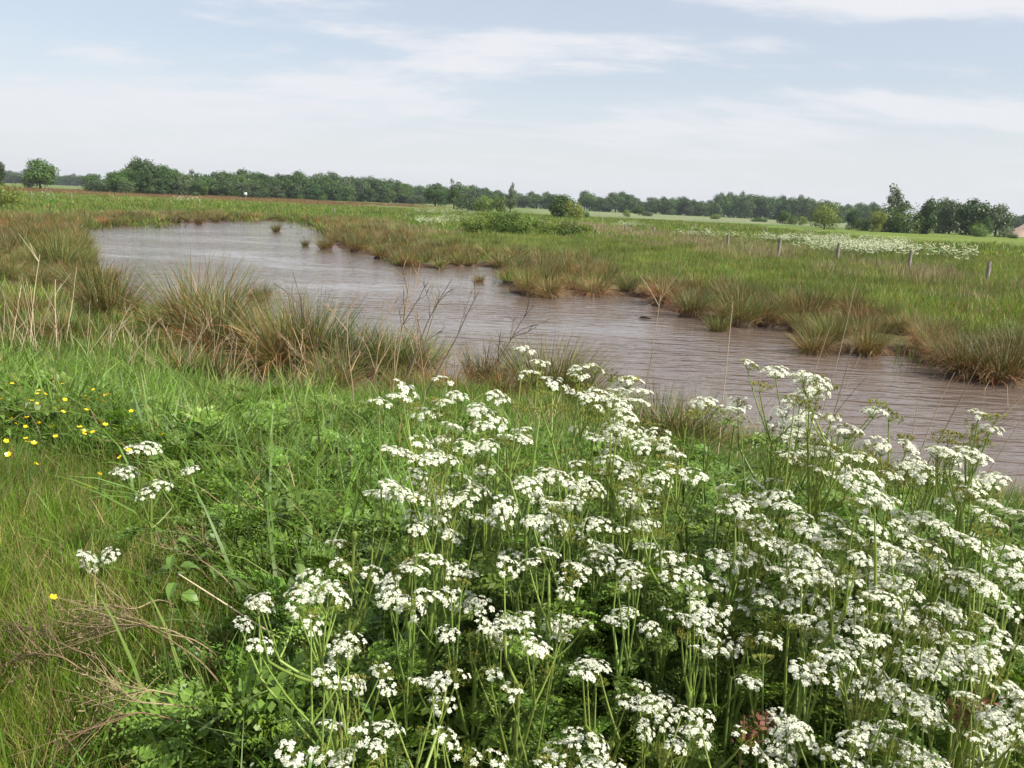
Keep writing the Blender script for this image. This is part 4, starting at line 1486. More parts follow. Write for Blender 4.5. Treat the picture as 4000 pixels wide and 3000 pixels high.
RUSTY, LIGHTB = np.array((0.19, 0.135, 0.068)), np.array((0.34, 0.265, 0.14))
AR = [                                                   # read in an enlargement of the photo's lower left corner
    ([(1690, 1190), (1590, 1060), (1450, 900), (1230, 740), (1050, 640), (880, 600), (640, 660), (500, 700)], RUSTY, 12, "rust-brown dry stalk arching widest over the short grass"),
    ([(1640, 1080), (1500, 880), (1300, 700), (1090, 640), (870, 630), (700, 660), (560, 720)], LIGHTB, 10, "pale brown dry stalk arching beside the widest one"),
    ([(1690, 1030), (1590, 880), (1400, 740), (1200, 690), (1000, 590), (800, 575), (600, 570)], LIGHTB * 0.85, 10, "thin dry stalk arching just above the other two"),
    ([(870, 1080), (740, 900), (520, 800), (350, 720), (200, 650), (110, 640)], RUSTY * 0.75, 12, "dark rusty dry stalk bent far to the left"),
    ([(720, 1040), (600, 960), (440, 860), (250, 840), (90, 850)], RUSTY, 12, "rusty dry stalk with seed remains near the left edge"),
    ([(1640, 1310), (1450, 1240), (1240, 1205), (1000, 1180), (860, 1110), (720, 1090)], LIGHTB, 8, "pale dry stalk lying nearly straight at the lower left"),
    ([(1500, 1420), (1300, 1330), (1080, 1270), (960, 1265), (800, 1290), (650, 1370), (570, 1430)], RUSTY, 9, "rust-brown dry stalk arching lowest at the lower left"),
    ([(1590, 1290), (1300, 1150), (1150, 1110), (1040, 1100), (880, 1160), (780, 1250)], LIGHTB * 0.9, 8, "thin dry stalk arching above the lowest one"),
    ([(1740, 530), (1660, 340), (1440, 160), (1250, 90), (1150, 60)], LIGHTB * 0.9, 9, "pale dry stalk bent over beside the lone cow parsley"),
    ([(1790, 520), (1650, 200), (1560, 100), (1430, 20), (1300, -40)], RUSTY * 1.2, 9, "brown dry stalk bent over above the pale one"),
    ([(1330, 520), (1150, 450), (980, 510), (800, 500), (640, 530)], LIGHTB * 0.8, 9, "thin dry stalk lying across the foot of the lone cow parsley"),
]
for pts_, c, tw, lab in AR:
    n_ = len(pts_)
    conv = [(x * 0.5425 / K, (2100 + 0.5425 * y) / K, 0.06 if k == 0 else 0.16 + 0.22 * math.sin(math.pi * min(1.0, (k + 0.35) / n_))) for k, (x, y) in enumerate(pts_)]
    B, mb = arch(conv, 0.0031, c, tw + 7)
    tag(link("bent_dry_stalk", mb.mesh("bent_dry_stalk", M_TWIG), B), lab, "dry stalk")
B, mb = arch([(812, 1508, .10), (700, 1430, .2), (590, 1370, .28), (480, 1300, .36), (386, 1240, .42)], 0.0052, STRAWC, 0)
tag(link("fallen_straw", mb.mesh("fallen_straw", M_STRAW), B), "long pale straw leaning across the grass towards the flowers", "straw")
B, mb = arch([(680, 1845 / K, .1), (600, 1790 / K, .25), (475, 1660 / K, .35), (365, 1565 / K, .45)], 0.0055, STRAWC * 0.8, 5)
tag(link("fallen_straw", mb.mesh("fallen_straw", M_STRAW), B), "grey-brown dead stem slanting through the buttercups", "straw")

# reddish dock heads in the flower stand
for a, b, lab in ((1608, 1545, "rusty red dock seed head at the bottom of the flower stand"), (2080, 1500, "small reddish dock seed head near the right lower corner")):
    P = upoint(a * K, b * K, 1.75)
    gz = g1(P[0], P[1])
    o = tag(link("dock_plant", None, (P[0], P[1], gz)), lab, "dock")
    mb = MB()
    tube(mb, [(0.03, 0, 0), (0.01, 0, (P[2] - gz) * 0.5), (0, 0, P[2] - gz)], [0.004, 0.003, 0.002], 5, (0.20, 0.14, 0.06), cap=False)
    link("stem", mb.mesh("stem", M_STEM), parent=o)
    mb = MB()
    for k in range(150):
        u = rng.random()
        p = np.array([0.05 * u + rng.normal(0, 0.011), rng.normal(0, 0.011), P[2] - gz - 0.06 + 0.09 * u - 0.04 * u * u + rng.normal(0, 0.006)])
        e = rng.normal(0, 0.004, 3)
        f = rng.normal(0, 0.004, 3)
        mb.add([p, p + e, p + e + f, p + f], [(0, 1, 2, 3)], np.array((0.15, 0.062, 0.036)) * rng.uniform(0.6, 1.4))
    link("seed_head", mb.mesh("seed_head", M_DEAD), parent=o)

# ------------------------------------------------------------------ fence posts


def post_mesh(w, h, taper, top, rot_top=0.0):
    mb = MB()
    n = 6
    V = []
    for k in range(n):
        t = k / (n - 1)
        q = w / 2 * (1 - taper * t)
        cr = [(-q, -q), (q, -q), (q, q), (-q, q)]
        for i, (a, b) in enumerate(cr):
            V.append((a + rng.normal(0, w * 0.035), b + rng.normal(0, w * 0.035), h * t - 0.25 * (1 - t) + (top * (i - 1.5) * w * 0.25 if k == n - 1 else 0)))
    i = np.arange(n - 1)[:, None] * 4
    j = np.arange(4)[None]
    mb.add(V, np.stack([i + j, i + (j + 1) % 4, i + 4 + (j + 1) % 4, i + 4 + j], -1).reshape(-1, 4))
    mb.add(V[-4:], [(0, 1, 2, 3)])
    return mb.mesh("fence_post", M_WOOD)


def post(px, ytop, ybot, w, label, group=None, hide=0.35, rz=0.6, fence_z=None, lean=0.0):
    """post seen from ytop to ybot (2212 scale); its foot stands a little below the visible grass"""
    P = ray_hit(px * K, (ybot + (ybot - ytop) * hide) * K, 0.0)
    d = np.hypot(P[0], P[1])
    h = (ybot - ytop) * (1 + hide) * K / FOC * d * 1.02
    o = link("fence_post", post_mesh(w * d / 36.0 if w > 1 else w, h, 0.08, random.choice((0.0, 0.25, -0.2))), (P[0], P[1], g1(P[0], P[1])), (random.gauss(0, 0.03), random.gauss(0, 0.03) + lean, rz))
    return tag(o, label, "fence post", group)


post(2130, 573, 606, 0.13, "thick square fence post nearest the right edge", None, 0.3, 0.75)
post(1961, 547, 578, 0.115, "split and gnarled fence post with a ragged waist", None, 0.4, 0.5)
post(1808, 529, 561, 0.115, "pale fence post left of the gnarled one", None, 0.25, 0.4)
post(1679, 518, 556, 0.12, "tall fence post standing in the white flowers' edge", None, 0.2, 0.6)
post(1571, 507, 534, 0.115, "fence post third from the pale one along the far bank", None, 0.2, 0.6)
post(1411, 492, 508, 0.12, "short fence post before the white flower field, left of two taller ones", None, 0.3, 0.6)
post(1350, 486, 503, 0.12, "fence post beside the bushes at the start of the flower field", None, 0.3, 0.6)
for a, b, c in ((1300, 470, 480), (1283, 488, 500), (1320, 474, 482), (1475, 479, 487), (1545, 482, 490), (1600, 484, 492), (1655, 492, 502), (1746, 498, 509), (1823, 512, 521),
                (1290, 498, 507), (1903, 513, 522), (1990, 527, 534), (2070, 545, 553), (1500, 484, 493)):
    post(a, b, c, 0.16, "small distant fence post in the fields behind the white flowers", "distant posts behind the white flowers", 0.2)
post(69, 417, 427, 0.2, "pale fence post nearest the yellow-green bush", None, 0.2)
post(156, 421, 431, 0.2, "broad pale fence post below the lone oak's field", None, 0.2)
post(244, 424, 432, 0.16, "thin pale fence post in the green belt by the wood", None, 0.2)
post(430, 432, 440, 0.16, "low fence post behind the distant white flowers", None, 0.2)
post(723, 452, 462, 0.16, "thin weathered post behind the far end of the pond", None, 0.2)
post(876, 462, 472, 0.16, "thin weathered post before the bright meadow", None, 0.2)
# little sign on a post behind the pond
P = ray_hit(531 * K, 441 * K, 0)
d = np.hypot(P[0], P[1])
o = tag(link("sign_post", None, (P[0], P[1], g1(P[0], P[1]))), "small white sign board on a wooden post behind the pond", "sign")
hh = 20 * K / FOC * d
link("post", post_mesh(0.11, hh, 0.05, 0), parent=o)
M_SIGN = plain_mat("sign_white", (0.72, 0.72, 0.70), 0.5, 0.03)
mb = MB()
bw, bh = 3.2 * K / FOC * d, 2.8 * K / FOC * d
Vb = [(x, y, z) for y in (-0.09, -0.065) for x, z in ((-bw, hh - bh), (bw, hh - bh), (bw, hh + bh), (-bw, hh + bh))]
mb.add(Vb, [(0, 1, 2, 3), (7, 6, 5, 4), (0, 4, 5, 1), (1, 5, 6, 2), (2, 6, 7, 3), (3, 7, 4, 0)])
link("sign_board", mb.mesh("sign_board", M_SIGN), parent=o)

# ------------------------------------------------------------------ trees and shrubs


def crown_mesh(kind, seed):
    """unit tree crown (1 wide, 1 tall): leaf clumps spread through uneven lobes"""
    r = np.random.default_rng(seed)
    if kind == "oak":
        lobes = [(0, 0, 0.58, 0.36, 0.34)] + [(0.30 * math.cos(a), 0.30 * math.sin(a), r.uniform(0.22, 0.72), r.uniform(0.17, 0.24), r.uniform(0.13, 0.2)) for a in np.arange(0, 6.28, 0.7)] + [(0.1, 0.05, 0.85, 0.2, 0.14), (-0.13, 0, 0.82, 0.2, 0.14)]
        n, leaf = 3000, 0.075
    elif kind == "wood":
        lobes = [(0, 0, 0.5, 0.34, 0.44)] + [(0.22 * math.cos(a), 0.22 * math.sin(a), r.uniform(0.10, 0.78), r.uniform(0.17, 0.26), r.uniform(0.12, 0.2)) for a in np.arange(0, 6.28, 0.55)] + [(r.uniform(-0.07, 0.07), 0, 0.85, 0.17, 0.13)]
        n, leaf = 2900, 0.078
    elif kind == "airy":
        lobes = [(r.normal(0, 0.10), r.normal(0, 0.10), z, 0.30 * (1.08 - z) + 0.07, 0.10) for z in np.linspace(0.22, 0.93, 9)] + [(0.28 * math.cos(a), 0.28 * math.sin(a), r.uniform(0.3, 0.75), 0.12, 0.10) for a in np.arange(0, 6.28, 0.9)]
        n, leaf = 2100, 0.070
    elif kind == "dome":
        lobes = [(0, 0, 0.35, 0.42, 0.48)] + [(0.3 * math.cos(a), 0.3 * math.sin(a), r.uniform(0.15, 0.55), r.uniform(0.16, 0.24), r.uniform(0.22, 0.34)) for a in np.arange(0, 6.28, 0.6)]
        n, leaf = 2600, 0.070
    else:                                                # scrub: loose sprays reaching to the ground
        lobes = [(0.36 * math.cos(a) * r.uniform(0.3, 1), 0.36 * math.sin(a) * r.uniform(0.3, 1), r.uniform(0.15, 0.75), r.uniform(0.14, 0.24), r.uniform(0.12, 0.26)) for a in np.arange(0, 6.28, 0.36)]
        n, leaf = 2800, 0.062
    vol = np.array([l[3] ** 2 * l[4] for l in lobes]) ** 0.7
    which = r.choice(len(lobes), n, p=vol / vol.sum())
    L = np.array(lobes)[which]
    d = r.normal(0, 1, (n, 3))
    d /= np.linalg.norm(d, axis=1)[:, None]
    q = r.random(n) ** 0.28
    q = np.where(r.random(n) < 0.22, q * r.uniform(1.0, 1.38, n), q)
    P = L[:, :3] + d * q[:, None] * np.stack([L[:, 3], L[:, 3], L[:, 4]], 1)
    if kind == "oak":
        P[:, 2] = 1.14 * (P[:, 2] - 0.13)
    P[:, 2] = np.maximum(P[:, 2], 0.01 + 0.02 * r.random(n))
    nrm = d + r.normal(0, 0.55, (n, 3)) + [0, 0, 0.25]
    nrm /= np.linalg.norm(nrm, axis=1)[:, None]
    e1 = np.cross(nrm, r.normal(0, 1, (n, 3)))
    e1 /= np.linalg.norm(e1, axis=1)[:, None]
    e2 = np.cross(nrm, e1)
    s = (leaf * r.uniform(0.55, 1.15, n) * 0.5)[:, None]
    V = np.stack([P - e1 * s, P - e2 * s * 0.6 + nrm * s * 0.3, P + e1 * s, P + e2 * s * 0.6 + nrm * s * 0.3], 1).reshape(-1, 3)
    mb = MB()
    mb.add(V, np.arange(4 * n).reshape(-1, 4))
    return mb.mesh("crown_" + kind, LEAFM["mid"])


def trunk_mesh(seed, h=0.55, r0=0.035, limbs=6):
    r = np.random.default_rng(seed)
    mb = MB()
    P = [np.array([r.normal(0, 0.008) * k, r.normal(0, 0.008) * k, h * k / 5 - 0.02 * (k == 0)]) for k in range(6)]
    tube(mb, P, np.linspace(r0, r0 * 0.45, 6), 7)
    for k in range(limbs):
        a = 6.283 * k / limbs + r.uniform(-0.4, 0.4)
        b = P[2 + k % 3]
        e = b + np.array([0.28 * math.cos(a), 0.28 * math.sin(a), r.uniform(0.15, 0.32)])
        m = (b + e) / 2 + [0, 0, -0.03]
        tube(mb, [b, m, e], [r0 * 0.45, r0 * 0.3, r0 * 0.1], 5, cap=False)
    return mb.mesh("trunk", M_BARK)


CROWN = {k: [crown_mesh(k, 100 + 10 * i + q) for q in range(n)] for i, (k, n) in enumerate((("oak", 3), ("wood", 5), ("airy", 3), ("dome", 3), ("scrub", 4)))}
TRUNK = [trunk_mesh(7 + k) for k in range(3)]
SHORT = [trunk_mesh(27 + k, 0.4, 0.02, 7) for k in range(2)]


def crown_part(me, mat, parent):
    c = link("crown", me, parent=parent)
    c.material_slots[0].link = "OBJECT"
    c.material_slots[0].material = LEAFM[mat]
    return c


def tree(px, ybase, hpx, wpx, kind, mat, dist, label, group=None, name=None):
    """tree whose crown spans the given size in the photo (2212 scale) at a given distance"""
    v = pix_dir(px * K, ybase * K)
    hv = np.hypot(v[0], v[1])
    x, y = v[0] / hv * dist, v[1] / hv * dist
    z = g1(x, y)
    zb = EYE[2] + v[2] / hv * dist                          # where the photo shows the foot
    h = hpx * K / FOC * dist + max(zb - z, -0.5)
    w = wpx * K / FOC * dist
    shrub = kind in ("dome", "scrub")
    o = tag(link(name or ("shrub" if shrub else "tree"), None, (x, y, z - 0.05), (0, 0, random.uniform(0, 6.28)), (w * 1.08, w * 1.08, h * 1.16)), label, "shrub" if shrub else "tree", group)
    link("stems" if shrub else "trunk", random.choice(SHORT if shrub else TRUNK), parent=o)
    crown_part(random.choice(CROWN[kind]), mat, o)
    return o


tree(88, 407, 47, 58, "oak", "oak", 300, "lone round oak standing in the red sorrel field")
tree(-6, 403, 42, 34, "wood", "dark", 290, "dark tree cut off by the left edge of the picture")
tree(18, 436, 36, 52, "scrub", "pale", 86, "yellow-green bush in the marsh at the left edge")
tree(212, 411, 22, 52, "dome", "grey", 262, "low spreading willow bush left of the wood")
tree(205, 408, 25, 40, "oak", "mid", 300, "smaller tree behind the low willow bush")
tree(240, 408, 26, 36, "wood", "mid", 290, "young tree between the low willow and the wood's first big tree")
# the wood
SKY = [(255, 378), (275, 372), (300, 357), (318, 362), (335, 370), (352, 366), (372, 373), (392, 380), (415, 376), (445, 386), (468, 380), (485, 377), (505, 380), (522, 376), (545, 383), (560, 379),
       (580, 384), (603, 382), (625, 384), (641, 378), (660, 385), (682, 384), (700, 380), (716, 378), (735, 386), (760, 387), (780, 391), (800, 389), (822, 394), (845, 391), (864, 397)]
for row, dy in ((0, 0), (1, 5), (2, 9)):
    for k, (x, yt) in enumerate(SKY):
        yb = 412 + (x - 255) * 25 / 610
        if row == 2 and k % 2:
            continue
        dist = 275 + (x - 255) * 0.28 + (0, -12, -22)[row]
        yy_ = yt + dy + random.uniform(-1, 4) + (8 if row == 2 else 0)
        lab, grp = (("tree in the back rows of the dense wood", "back trees of the wood"), ("tree in the middle rows of the dense wood", "middle trees of the wood"),
                    ("lower tree along the front edge of the dense wood", "front trees of the wood"))[row]
        half = (" towards its left end", " at its middle", " towards its right end")[(x > 445) + (x > 660)]
        lab, grp = lab + half, grp + half
        if row == 0 and x == 300:
            lab, grp = "tallest tree of the wood, near its left end", None
        if row == 0 and x == 864:
            lab, grp = "last tree at the right end of the dense wood", None
        tree(x + row * 9 + random.uniform(-3, 3), yb + (0, 0.5, 1.5)[row], yb - yy_, random.uniform(34, 50), random.choice(("wood", "wood", "wood", "airy", "oak")),
             random.choice(("dark", "dark", "mid", "grey")), dist, lab, grp)
for a, b, h, w, m, lab in ((346, 411, 15, 26, "grey", "rounded bush before the left half of the wood"), (484, 421, 12, 20, "pale", "small yellowish bush before the wood"),
                           (512, 423, 22, 26, "mid", "bush standing out from the wood beside the small yellowish one"), (556, 425, 19, 30, "grey", "grey-green bush at the wood's edge"),
                           (900, 440, 20, 46, "grey", "smooth round willow bush right of the wood"), (604, 428, 14, 22, "mid", "low bush at the foot of the wood's middle"),
                           (690, 432, 16, 30, "mid", "low green bush at the foot of the wood's right half")):
    tree(a, b, h, w, "dome", m, 258 + (a - 255) * 0.25, lab)
# trees right of the wood
for a, b, h, w, kd, m, di, lab in (
        (940, 443, 40, 52, "oak", "mid", 330, "broad green tree right of the round willow bush"),
        (980, 447, 48, 40, "airy", "mid", 230, "upright tree with loose pointed top right of the broad one"),
        (1010, 448, 30, 50, "dome", "grey", 220, "grey-green shrub at the foot of the loose topped tree"),
        (1045, 449, 27, 46, "dome", "bush", 215, "light green shrub next to the grey-green one"),
        (1075, 450, 24, 40, "scrub", "bush", 200, "ragged light green shrub before the lone birch"),
        (1103, 447, 41, 30, "airy", "grey", 230, "lone birch with a small rounded crown"),
        (1213, 466, 39, 58, "oak", "mid", 150, "dark bushy tree beside the yellow-green elder"),
        (1241, 470, 35, 42, "scrub", "pale", 135, "yellow-green elder next to the dark bushy tree"),
        (1262, 466, 12, 22, "dome", "mid", 160, "small bush at the right foot of the yellow-green elder")):
    tree(a, b, h, w, kd, m, di, lab)
for a, b, h, w, m in ((1030, 489, 34, 60, "bush"), (1062, 492, 42, 58, "bush"), (1098, 494, 48, 60, "bush"), (1128, 497, 36, 50, "bush"), (1160, 500, 34, 56, "bush"), (1196, 503, 38, 60, "bush"),
                      (1230, 504, 34, 50, "bush"), (1256, 505, 26, 44, "bush"), (1010, 486, 22, 40, "pale")):
    tree(a, b, h * 0.78, w * 1.15, "scrub", m, 66 + random.uniform(-4, 4), "leafy bramble bush in the thicket behind the rushes", "bramble bushes behind the rushes", "bramble_bush")
# far tree line
LINE = [(875, 402), (905, 406), (925, 405), (960, 408), (1000, 406), (1020, 406), (1045, 411), (1075, 416), (1120, 421), (1148, 418), (1178, 419), (1200, 424), (1262, 418), (1290, 429), (1318, 422), (1343, 420),
        (1362, 427), (1381, 438), (1406, 431), (1432, 430), (1452, 433), (1472, 431), (1495, 436), (1515, 439), (1533, 437), (1553, 425), (1574, 424), (1598, 424), (1622, 428), (1642, 431), (1663, 433),
        (1688, 432), (1706, 435), (1726, 431), (1750, 438), (1777, 441), (1803, 446), (1830, 449), (1855, 447), (1880, 446), (2000, 455), (2030, 462), (2195, 474), (2220, 468)]
for row in (0, 1):
    for k, (x, yt) in enumerate(LINE):
        yb = 437 + (x - 900) * 0.0475
        seg_ = ("left of the lone birch" if x < 1103 else "beside the dark bushy tree" if x < 1300 else "behind the pale field" if x < 1540 else "left of the large elder" if x < 1780 else "behind the right-hand trees")
        tree(x + row * 11, yb, yb - yt - row * 5, random.uniform(26, 44), random.choice(("oak", "oak", "wood")), random.choice(("dark", "dark", "mid")), 560 + row * -25 + random.uniform(-15, 15),
             "roundish tree in the %s row of the horizon tree line, %s" % (("back", "front")[row], seg_), "horizon tree line, %s row, %s" % (("back", "front")[row], seg_))
for k in range(26):                                       # hazy trees beyond the lone oak
    x = -20 + 225 * k / 25
    yb = 401 + 0.03 * x
    tree(x, yb, random.uniform(12, 25) * (1.15 if x < 90 else 0.85), random.uniform(20, 34), random.choice(("oak", "wood")), random.choice(("mid", "grey", "dark")), random.uniform(900, 1150),
         "hazy far-off tree on the horizon behind the lone oak", "hazy trees behind the lone oak")
# the group at the right
for a, b, h, w, kd, m, di, lab in (
        (1780, 495, 54, 60, "scrub", "pale", 180, "large pale yellow-green elder before the tree line"),
        (1840, 492, 30, 26, "oak", "dark", 200, "small dark round tree right of the large elder"),
        (1862, 494, 24, 30, "dome", "mid", 190, "low green shrub between the two elders"),
        (1893, 500, 36, 36, "scrub", "pale", 178, "smaller pale elder at the foot of the willows"),
        (1930, 501, 76, 60, "airy", "grey", 192, "tallest tree of the right group, with an airy grey top"),
        (1912, 501, 58, 52, "dome", "mid", 188, "dense willow below the tallest tree's left side"),
        (1958, 503, 54, 64, "dome", "mid", 186, "spreading willow below the tallest tree's right side"),
        (2001, 504, 58, 38, "wood", "dark", 186, "dark narrow upright tree right of the willows"),
        (2050, 501, 52, 62, "wood", "grey", 215, "tree with a thin see-through crown in the right group"),
        (2030, 501, 56, 34, "wood", "grey", 222, "slender greyish tree behind the dark narrow one"),
        (2096, 506, 57, 68, "wood", "dark", 205, "broad dark tree in the middle of the far right trees"),
        (2150, 508, 50, 54, "oak", "grey", 205, "rounded greyish tree, last of the right group"),
        (2112, 510, 26, 30, "dome", "bush", 188, "pale clipped-looking round bush before the broad dark tree"),
        (2128, 510, 32, 24, "oak", "dark", 190, "small dark tree beside the pale round bush"),
        (2187, 514, 11, 18, "dome", "mid", 190, "tiny bush beside the brown heap"),
        (1690, 483, 24, 26, "oak", "mid", 260, "small round tree in the field left of the large elder"),
        (1712, 484, 20, 20, "dome", "bush", 255, "little light bush beside the small round field tree"),
        (1735, 485, 15, 22, "scrub", "bush", 250, "low ragged bush left of the large elder"),
        (1380, 465, 18, 26, "oak", "mid", 330, "small tree standing before a gap in the tree line"),
        (1398, 467, 11, 22, "dome", "grey", 320, "low bush right of the tree at the gap"),
        (1353, 468, 14, 18, "scrub", "pale", 250, "thin yellowish shrub in the pale field"),
        (1545, 475, 14, 22, "dome", "bush", 330, "low bush in the pale field before the tallest far trees"),
        (1640, 482, 12, 34, "dome", "mid", 300, "flat wide bush in the pale field")):
    tree(a, b, h, w, kd, m, di, lab)

# ------------------------------------------------------------------ distant white flowers
mbs, mbu = [], []
for v in range(4):
    st, um = MB(), MB()
    for k in range(7):
        a = rng.uniform(0, 6.283)
        p = np.array([0.25 * math.cos(a), 0.25 * math.sin(a), rng.uniform(0.65, 1.05)])
        tube(st, [(0, 0, 0), p * [0.3, 0.3, 0.5], p], [0.008, 0.006, 0.004], 3, (0.11, 0.17, 0.04), cap=False)
        for q in range(3):
            c = p + rng.normal(0, 0.06, 3) * [1, 1, 0.5]
            th = np.linspace(0, 6.283, 6, endpoint=False) + rng.uniform(0, 1)
            s = rng.uniform(0.025, 0.05)
            um.add(np.concatenate([[c + [0, 0, s * 0.4]], c + np.stack([s * np.cos(th), s * np.sin(th), rng.normal(0, s * 0.2, 6)], 1)]), [(0, 1 + i, 1 + (i + 1) % 6) for i in range(6)],
                   np.array((0.60, 0.62, 0.41)) * rng.uniform(0.85, 1.1))
    blades(st, disc(14, 0.2), rng.uniform(0, 6.28, 14), 0.5, 0.4, 0.7, 0.05, (0.08, 0.15, 0.03), (0.11, 0.18, 0.04), 2)
    mbs.append(st)
    mbu.append(um)
D_ST = [m.mesh("stems", M_STEM) for m in mbs]
D_UM = [m.mesh("umbels", M_PETAL) for m in mbu]
D_ALL = []
for s, u in zip(mbs, mbu):
    j = MB()
    j.merge(s)
    off = len(u.m)
    u2 = MB()
    u2.merge(u)
    u2.m = [np.ones_like(a) for a in u2.m]
    j.merge(u2)
    D_ALL.append(j)
D_ALL = [patch(D_ALL, 6, 1.6, 0.8, 1.15).mesh("distant_cow_parsley", [M_STEM, M_PETAL]) for _ in range(5)]


def far_parsley(px, py, s, lab, grp):
    P = ray_hit(px * K, py * K, 0.75 * s)
    o = tag(link("cow_parsley", None, (P[0], P[1], g1(P[0], P[1])), (0, 0, random.uniform(0, 6.28)), s), lab, "cow parsley", grp)
    k = random.randrange(4)
    link("stems", D_ST[k], parent=o)
    link("umbels", D_UM[k], parent=o)["kind"] = "stuff"


for a, b in ((98, 421), (104, 415), (112, 421), (108, 427)):
    far_parsley(a, b, 1.2, "white cow parsley beside the fence post at the far left", "cow parsley at the far left post")
for k in range(16):
    far_parsley(random.uniform(375, 432), random.uniform(425, 434), 1.1, "white cow parsley in the patch behind the far shore", "cow parsley behind the far shore")
for k in range(70):
    x = random.uniform(1820, 2110)
    far_parsley(x, 527 + (x - 1820) * 0.07 + random.uniform(-9, 14), 1.0, "white cow parsley at the thin right end of the flower field", "cow parsley at the thin end of the flower field")
fx, fy = [], []
for k in range(3600):                                     # the white field itself
    x = random.uniform(1255, 1960)
    y0, y1 = 477 + (x - 1255) * 0.056, 502 + (x - 1255) * 0.096
    P = pix_plane(x * K, random.uniform(y0, y1 if x < 1800 else y1 - (x - 1800) * 0.08) * K, 0.02)
    fx.append(P[0])
    fy.append(P[1])
for k in range(420):
    P = pix_plane(random.uniform(905, 1015) * K, random.uniform(449, 466) * K, 0.2)
    fx.append(P[0])
    fy.append(P[1])
fx, fy = np.array(fx), np.array(fy)
kp = (fy > 5) & (fy < 300) & (pond_dist(fx, fy) > 6) & ((fence_off(fx, fy) > 0.8) | (fx < 4)) & (rng.random(len(fx)) < 0.95 * smooth((fbm(fx * 0.12, fy * 0.12) - 0.36) / 0.3))
scatter("white_flower_field", D_ALL, *place(*thin(fx[kp], fy[kp], 6), 0.62, 0.85, 0.04, 5), "drift of distant white cow parsley filling the field behind the fence", "flowers")

# ------------------------------------------------------------------ houses, heap, flotsam, birds
M_WALL, M_ROOF, M_GLASS = plain_mat("pale_render", (0.55, 0.52, 0.47), 0.9), plain_mat("red_tiles", (0.26, 0.095, 0.06), 0.8), plain_mat("dark_window", (0.03, 0.035, 0.04), 0.15)


def box(mb, x0, x1, y0, y1, z0, z1):
    V = [(x, y, z) for z in (z0, z1) for x, y in ((x0, y0), (x1, y0), (x1, y1), (x0, y1))]
    mb.add(V, [(0, 3, 2, 1), (4, 5, 6, 7), (0, 1, 5, 4), (1, 2, 6, 5), (2, 3, 7, 6), (3, 0, 4, 7)])


def house(px, py, dist, w, lab, rz=0.2):
    v = pix_dir(px * K, py * K)
    hv = np.hypot(v[0], v[1])
    x, y = v[0] / hv * dist, v[1] / hv * dist
    o = tag(link("house", None, (x, y, g1(x, y)), (0, 0, rz)), lab, "house")
    mb = MB()
    box(mb, -w / 2, w / 2, -3.5, 3.5, -0.2, 3.6)
    mb.add([(-w / 2, -3.5, 3.6), (-w / 2, 3.5, 3.6), (-w / 2, 0, 6.6)], [(0, 2, 1)])
    mb.add([(w / 2, -3.5, 3.6), (w / 2, 3.5, 3.6), (w / 2, 0, 6.6)], [(0, 1, 2)])
    link("wall", mb.mesh("wall", M_WALL), parent=o)
    mb = MB()
    e = w / 2 + 0.3
    for sg in (-1, 1):
        mb.add([(-e, sg * 3.9, 3.3), (e, sg * 3.9, 3.3), (e, 0, 6.75), (-e, 0, 6.75), (-e, sg * 3.9, 3.5), (e, sg * 3.9, 3.5), (e, 0, 6.95), (-e, 0, 6.95)],
               [(0, 1, 2, 3), (4, 5, 6, 7), (0, 1, 5, 4), (1, 2, 6, 5), (3, 0, 4, 7)])
    rf = link("roof", mb.mesh("roof", M_ROOF), parent=o)
    mb = MB()
    box(mb, w * 0.2, w * 0.2 + 0.7, -0.4, 0.4, 6.0, 7.8)
    link("chimney", mb.mesh("chimney", M_ROOF), parent=rf)
    for k in range(3):
        mb = MB()
        cx = -w / 2 + w * (k + 0.5) / 3
        box(mb, cx - 0.6, cx + 0.6, -3.55, -3.45, 1.0, 2.4)
        link("window", mb.mesh("window", M_GLASS), parent=o)


house(1126, 443, 588, 8, "pale house half hidden in trees right of the lone birch")
house(24, 397, 1180, 12, "red-roofed house before the hazy trees at the far left")
house(168, 402, 1180, 10, "small pale house right of the lone oak before far trees", 0.5)
house(1368, 458, 592, 9, "red-roofed house in the gap of the far tree line", -0.3)
# brown heap at the right edge
v = pix_dir(2216 * K, 512 * K)
hv = np.hypot(v[0], v[1])
hx_, hy_ = v[0] / hv * 230, v[1] / hv * 230
mb = MB()
nr_, na_ = 14, 40
V = []
for i in range(nr_):
    for j in range(na_):
        a, q = 2 * math.pi * j / na_, i / (nr_ - 1)
        k = 1 + 0.18 * math.sin(2 * a + 1) + 0.08 * math.sin(5 * a)
        V.append((5.4 * q * k * math.cos(a), 4.0 * q * k * math.sin(a), 3.4 * (1 - q) ** 1.15 * (1 + 0.1 * math.sin(3 * a)) + random.gauss(0, 0.06) - 0.1))
i = np.arange(nr_ - 1)[:, None] * na_
j = np.arange(na_)[None]
mb.add(V, np.stack([i + j, i + na_ + j, i + na_ + (j + 1) % na_, i + (j + 1) % na_], -1).reshape(-1, 4))
tag(link("sand_heap", mb.mesh("sand_heap", plain_mat("pinkish_sand", (0.30, 0.215, 0.17), 0.95, 0.1, 1.5), True), (hx_, hy_, g1(hx_, hy_))), "pinkish brown heap beyond the meadow at the right edge", "heap")
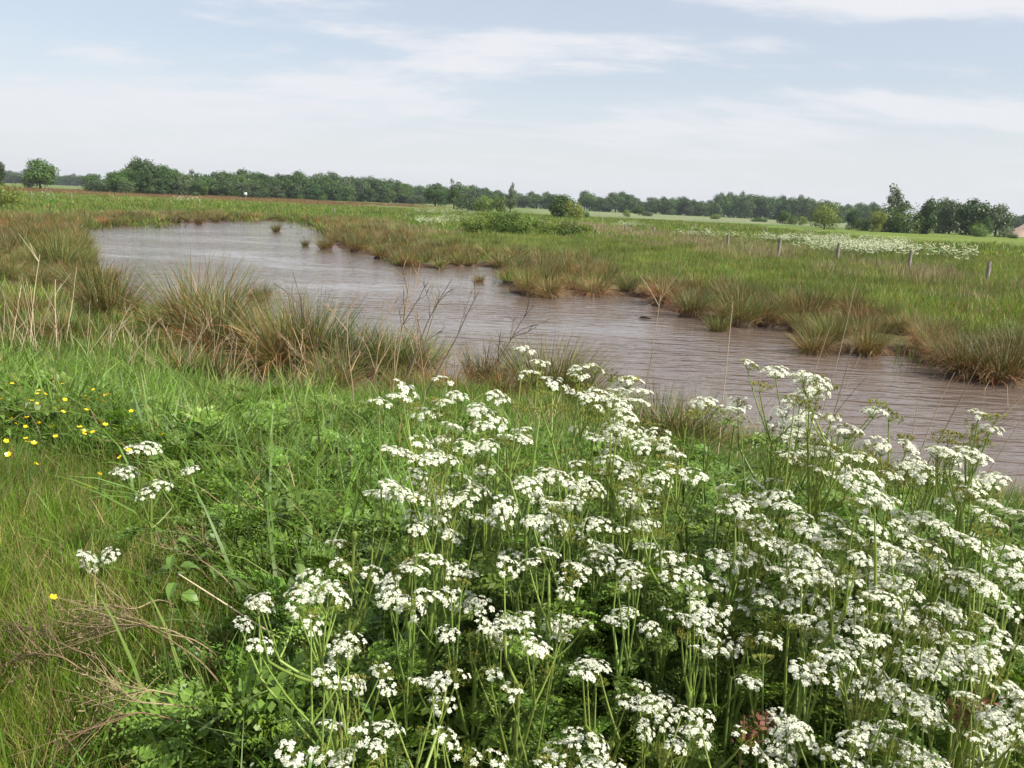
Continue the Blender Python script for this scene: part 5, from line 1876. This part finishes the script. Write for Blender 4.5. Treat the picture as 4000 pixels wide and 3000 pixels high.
# dark wood floating in the channel
P = pix_plane(1394 * K, 688 * K, WATER)
mb = MB()
tube(mb, [(-0.17, 0, 0.0), (-0.10, 0.02, 0.028), (0.0, 0, 0.035), (0.09, -0.01, 0.02), (0.19, 0.02, 0.0)], [0.012, 0.032, 0.036, 0.026, 0.01], 7, (0.03, 0.026, 0.022))
tube(mb, [(-0.02, 0, 0.03), (0.05, 0.06, 0.05), (0.14, 0.10, 0.01)], [0.014, 0.01, 0.006], 5, (0.035, 0.03, 0.025))
tag(link("driftwood", mb.mesh("driftwood", M_TWIG, True), (P[0], P[1], WATER)), "dark wet piece of wood floating in the channel", "driftwood")
# two swallows low over the far water
for k, (a, b, z) in enumerate(((628, 491, -0.55), (671, 490, -0.8))):
    P = pix_plane(a * K, b * K, z)
    mb = MB()
    tube(mb, [(-0.09, 0, 0), (-0.05, 0, 0.005), (0.0, 0, 0.008), (0.05, 0, 0.004), (0.075, 0, 0)], [0.004, 0.016, 0.022, 0.016, 0.004], 7, (0.03, 0.032, 0.045))
    mb.add([(-0.09, 0.004, 0), (-0.16, 0.03, 0), (-0.10, 0, 0.004), (-0.16, -0.03, 0), (-0.09, -0.004, 0)], [(0, 1, 2), (2, 3, 4)], (0.03, 0.032, 0.045))
    for sg in (-1, 1):
        mb.add([(0.03, sg * 0.015, 0.01), (-0.02, sg * 0.015, 0.01), (0.0, sg * 0.10, 0.06), (0.02, sg * 0.09, 0.06), (-0.06, sg * 0.19, 0.05)], [(0, 1, 2), (0, 2, 3), (3, 2, 4)], (0.03, 0.032, 0.045))
    tag(link("swallow", mb.mesh("swallow", M_TWIG), P, (0.1, 0, 0.4 + 2 * k)), ("dark swallow flying low over the far water, nearer the lone tussock", "dark swallow flying low over the far water, by the bank point")[k], "bird")

# ------------------------------------------------------------------ the air
HAZE = 0.00015
m, t = nmat("haze_air")
pv = t.nodes.new("ShaderNodeVolumePrincipled")
pv.inputs["Color"].default_value = (0.80, 0.87, 0.97, 1)
pv.inputs["Density"].default_value = HAZE
pv.inputs["Anisotropy"].default_value = 0.2
om = t.nodes.new("ShaderNodeOutputMaterial")
t.links.new(pv.outputs[0], om.inputs["Volume"])
mb = MB()
box(mb, -1960, 1960, -1960, 1960, -3.2, 32)
tag(link("haze", mb.mesh("haze", m)), "thin pale summer haze over the fields", "haze", None, "stuff")
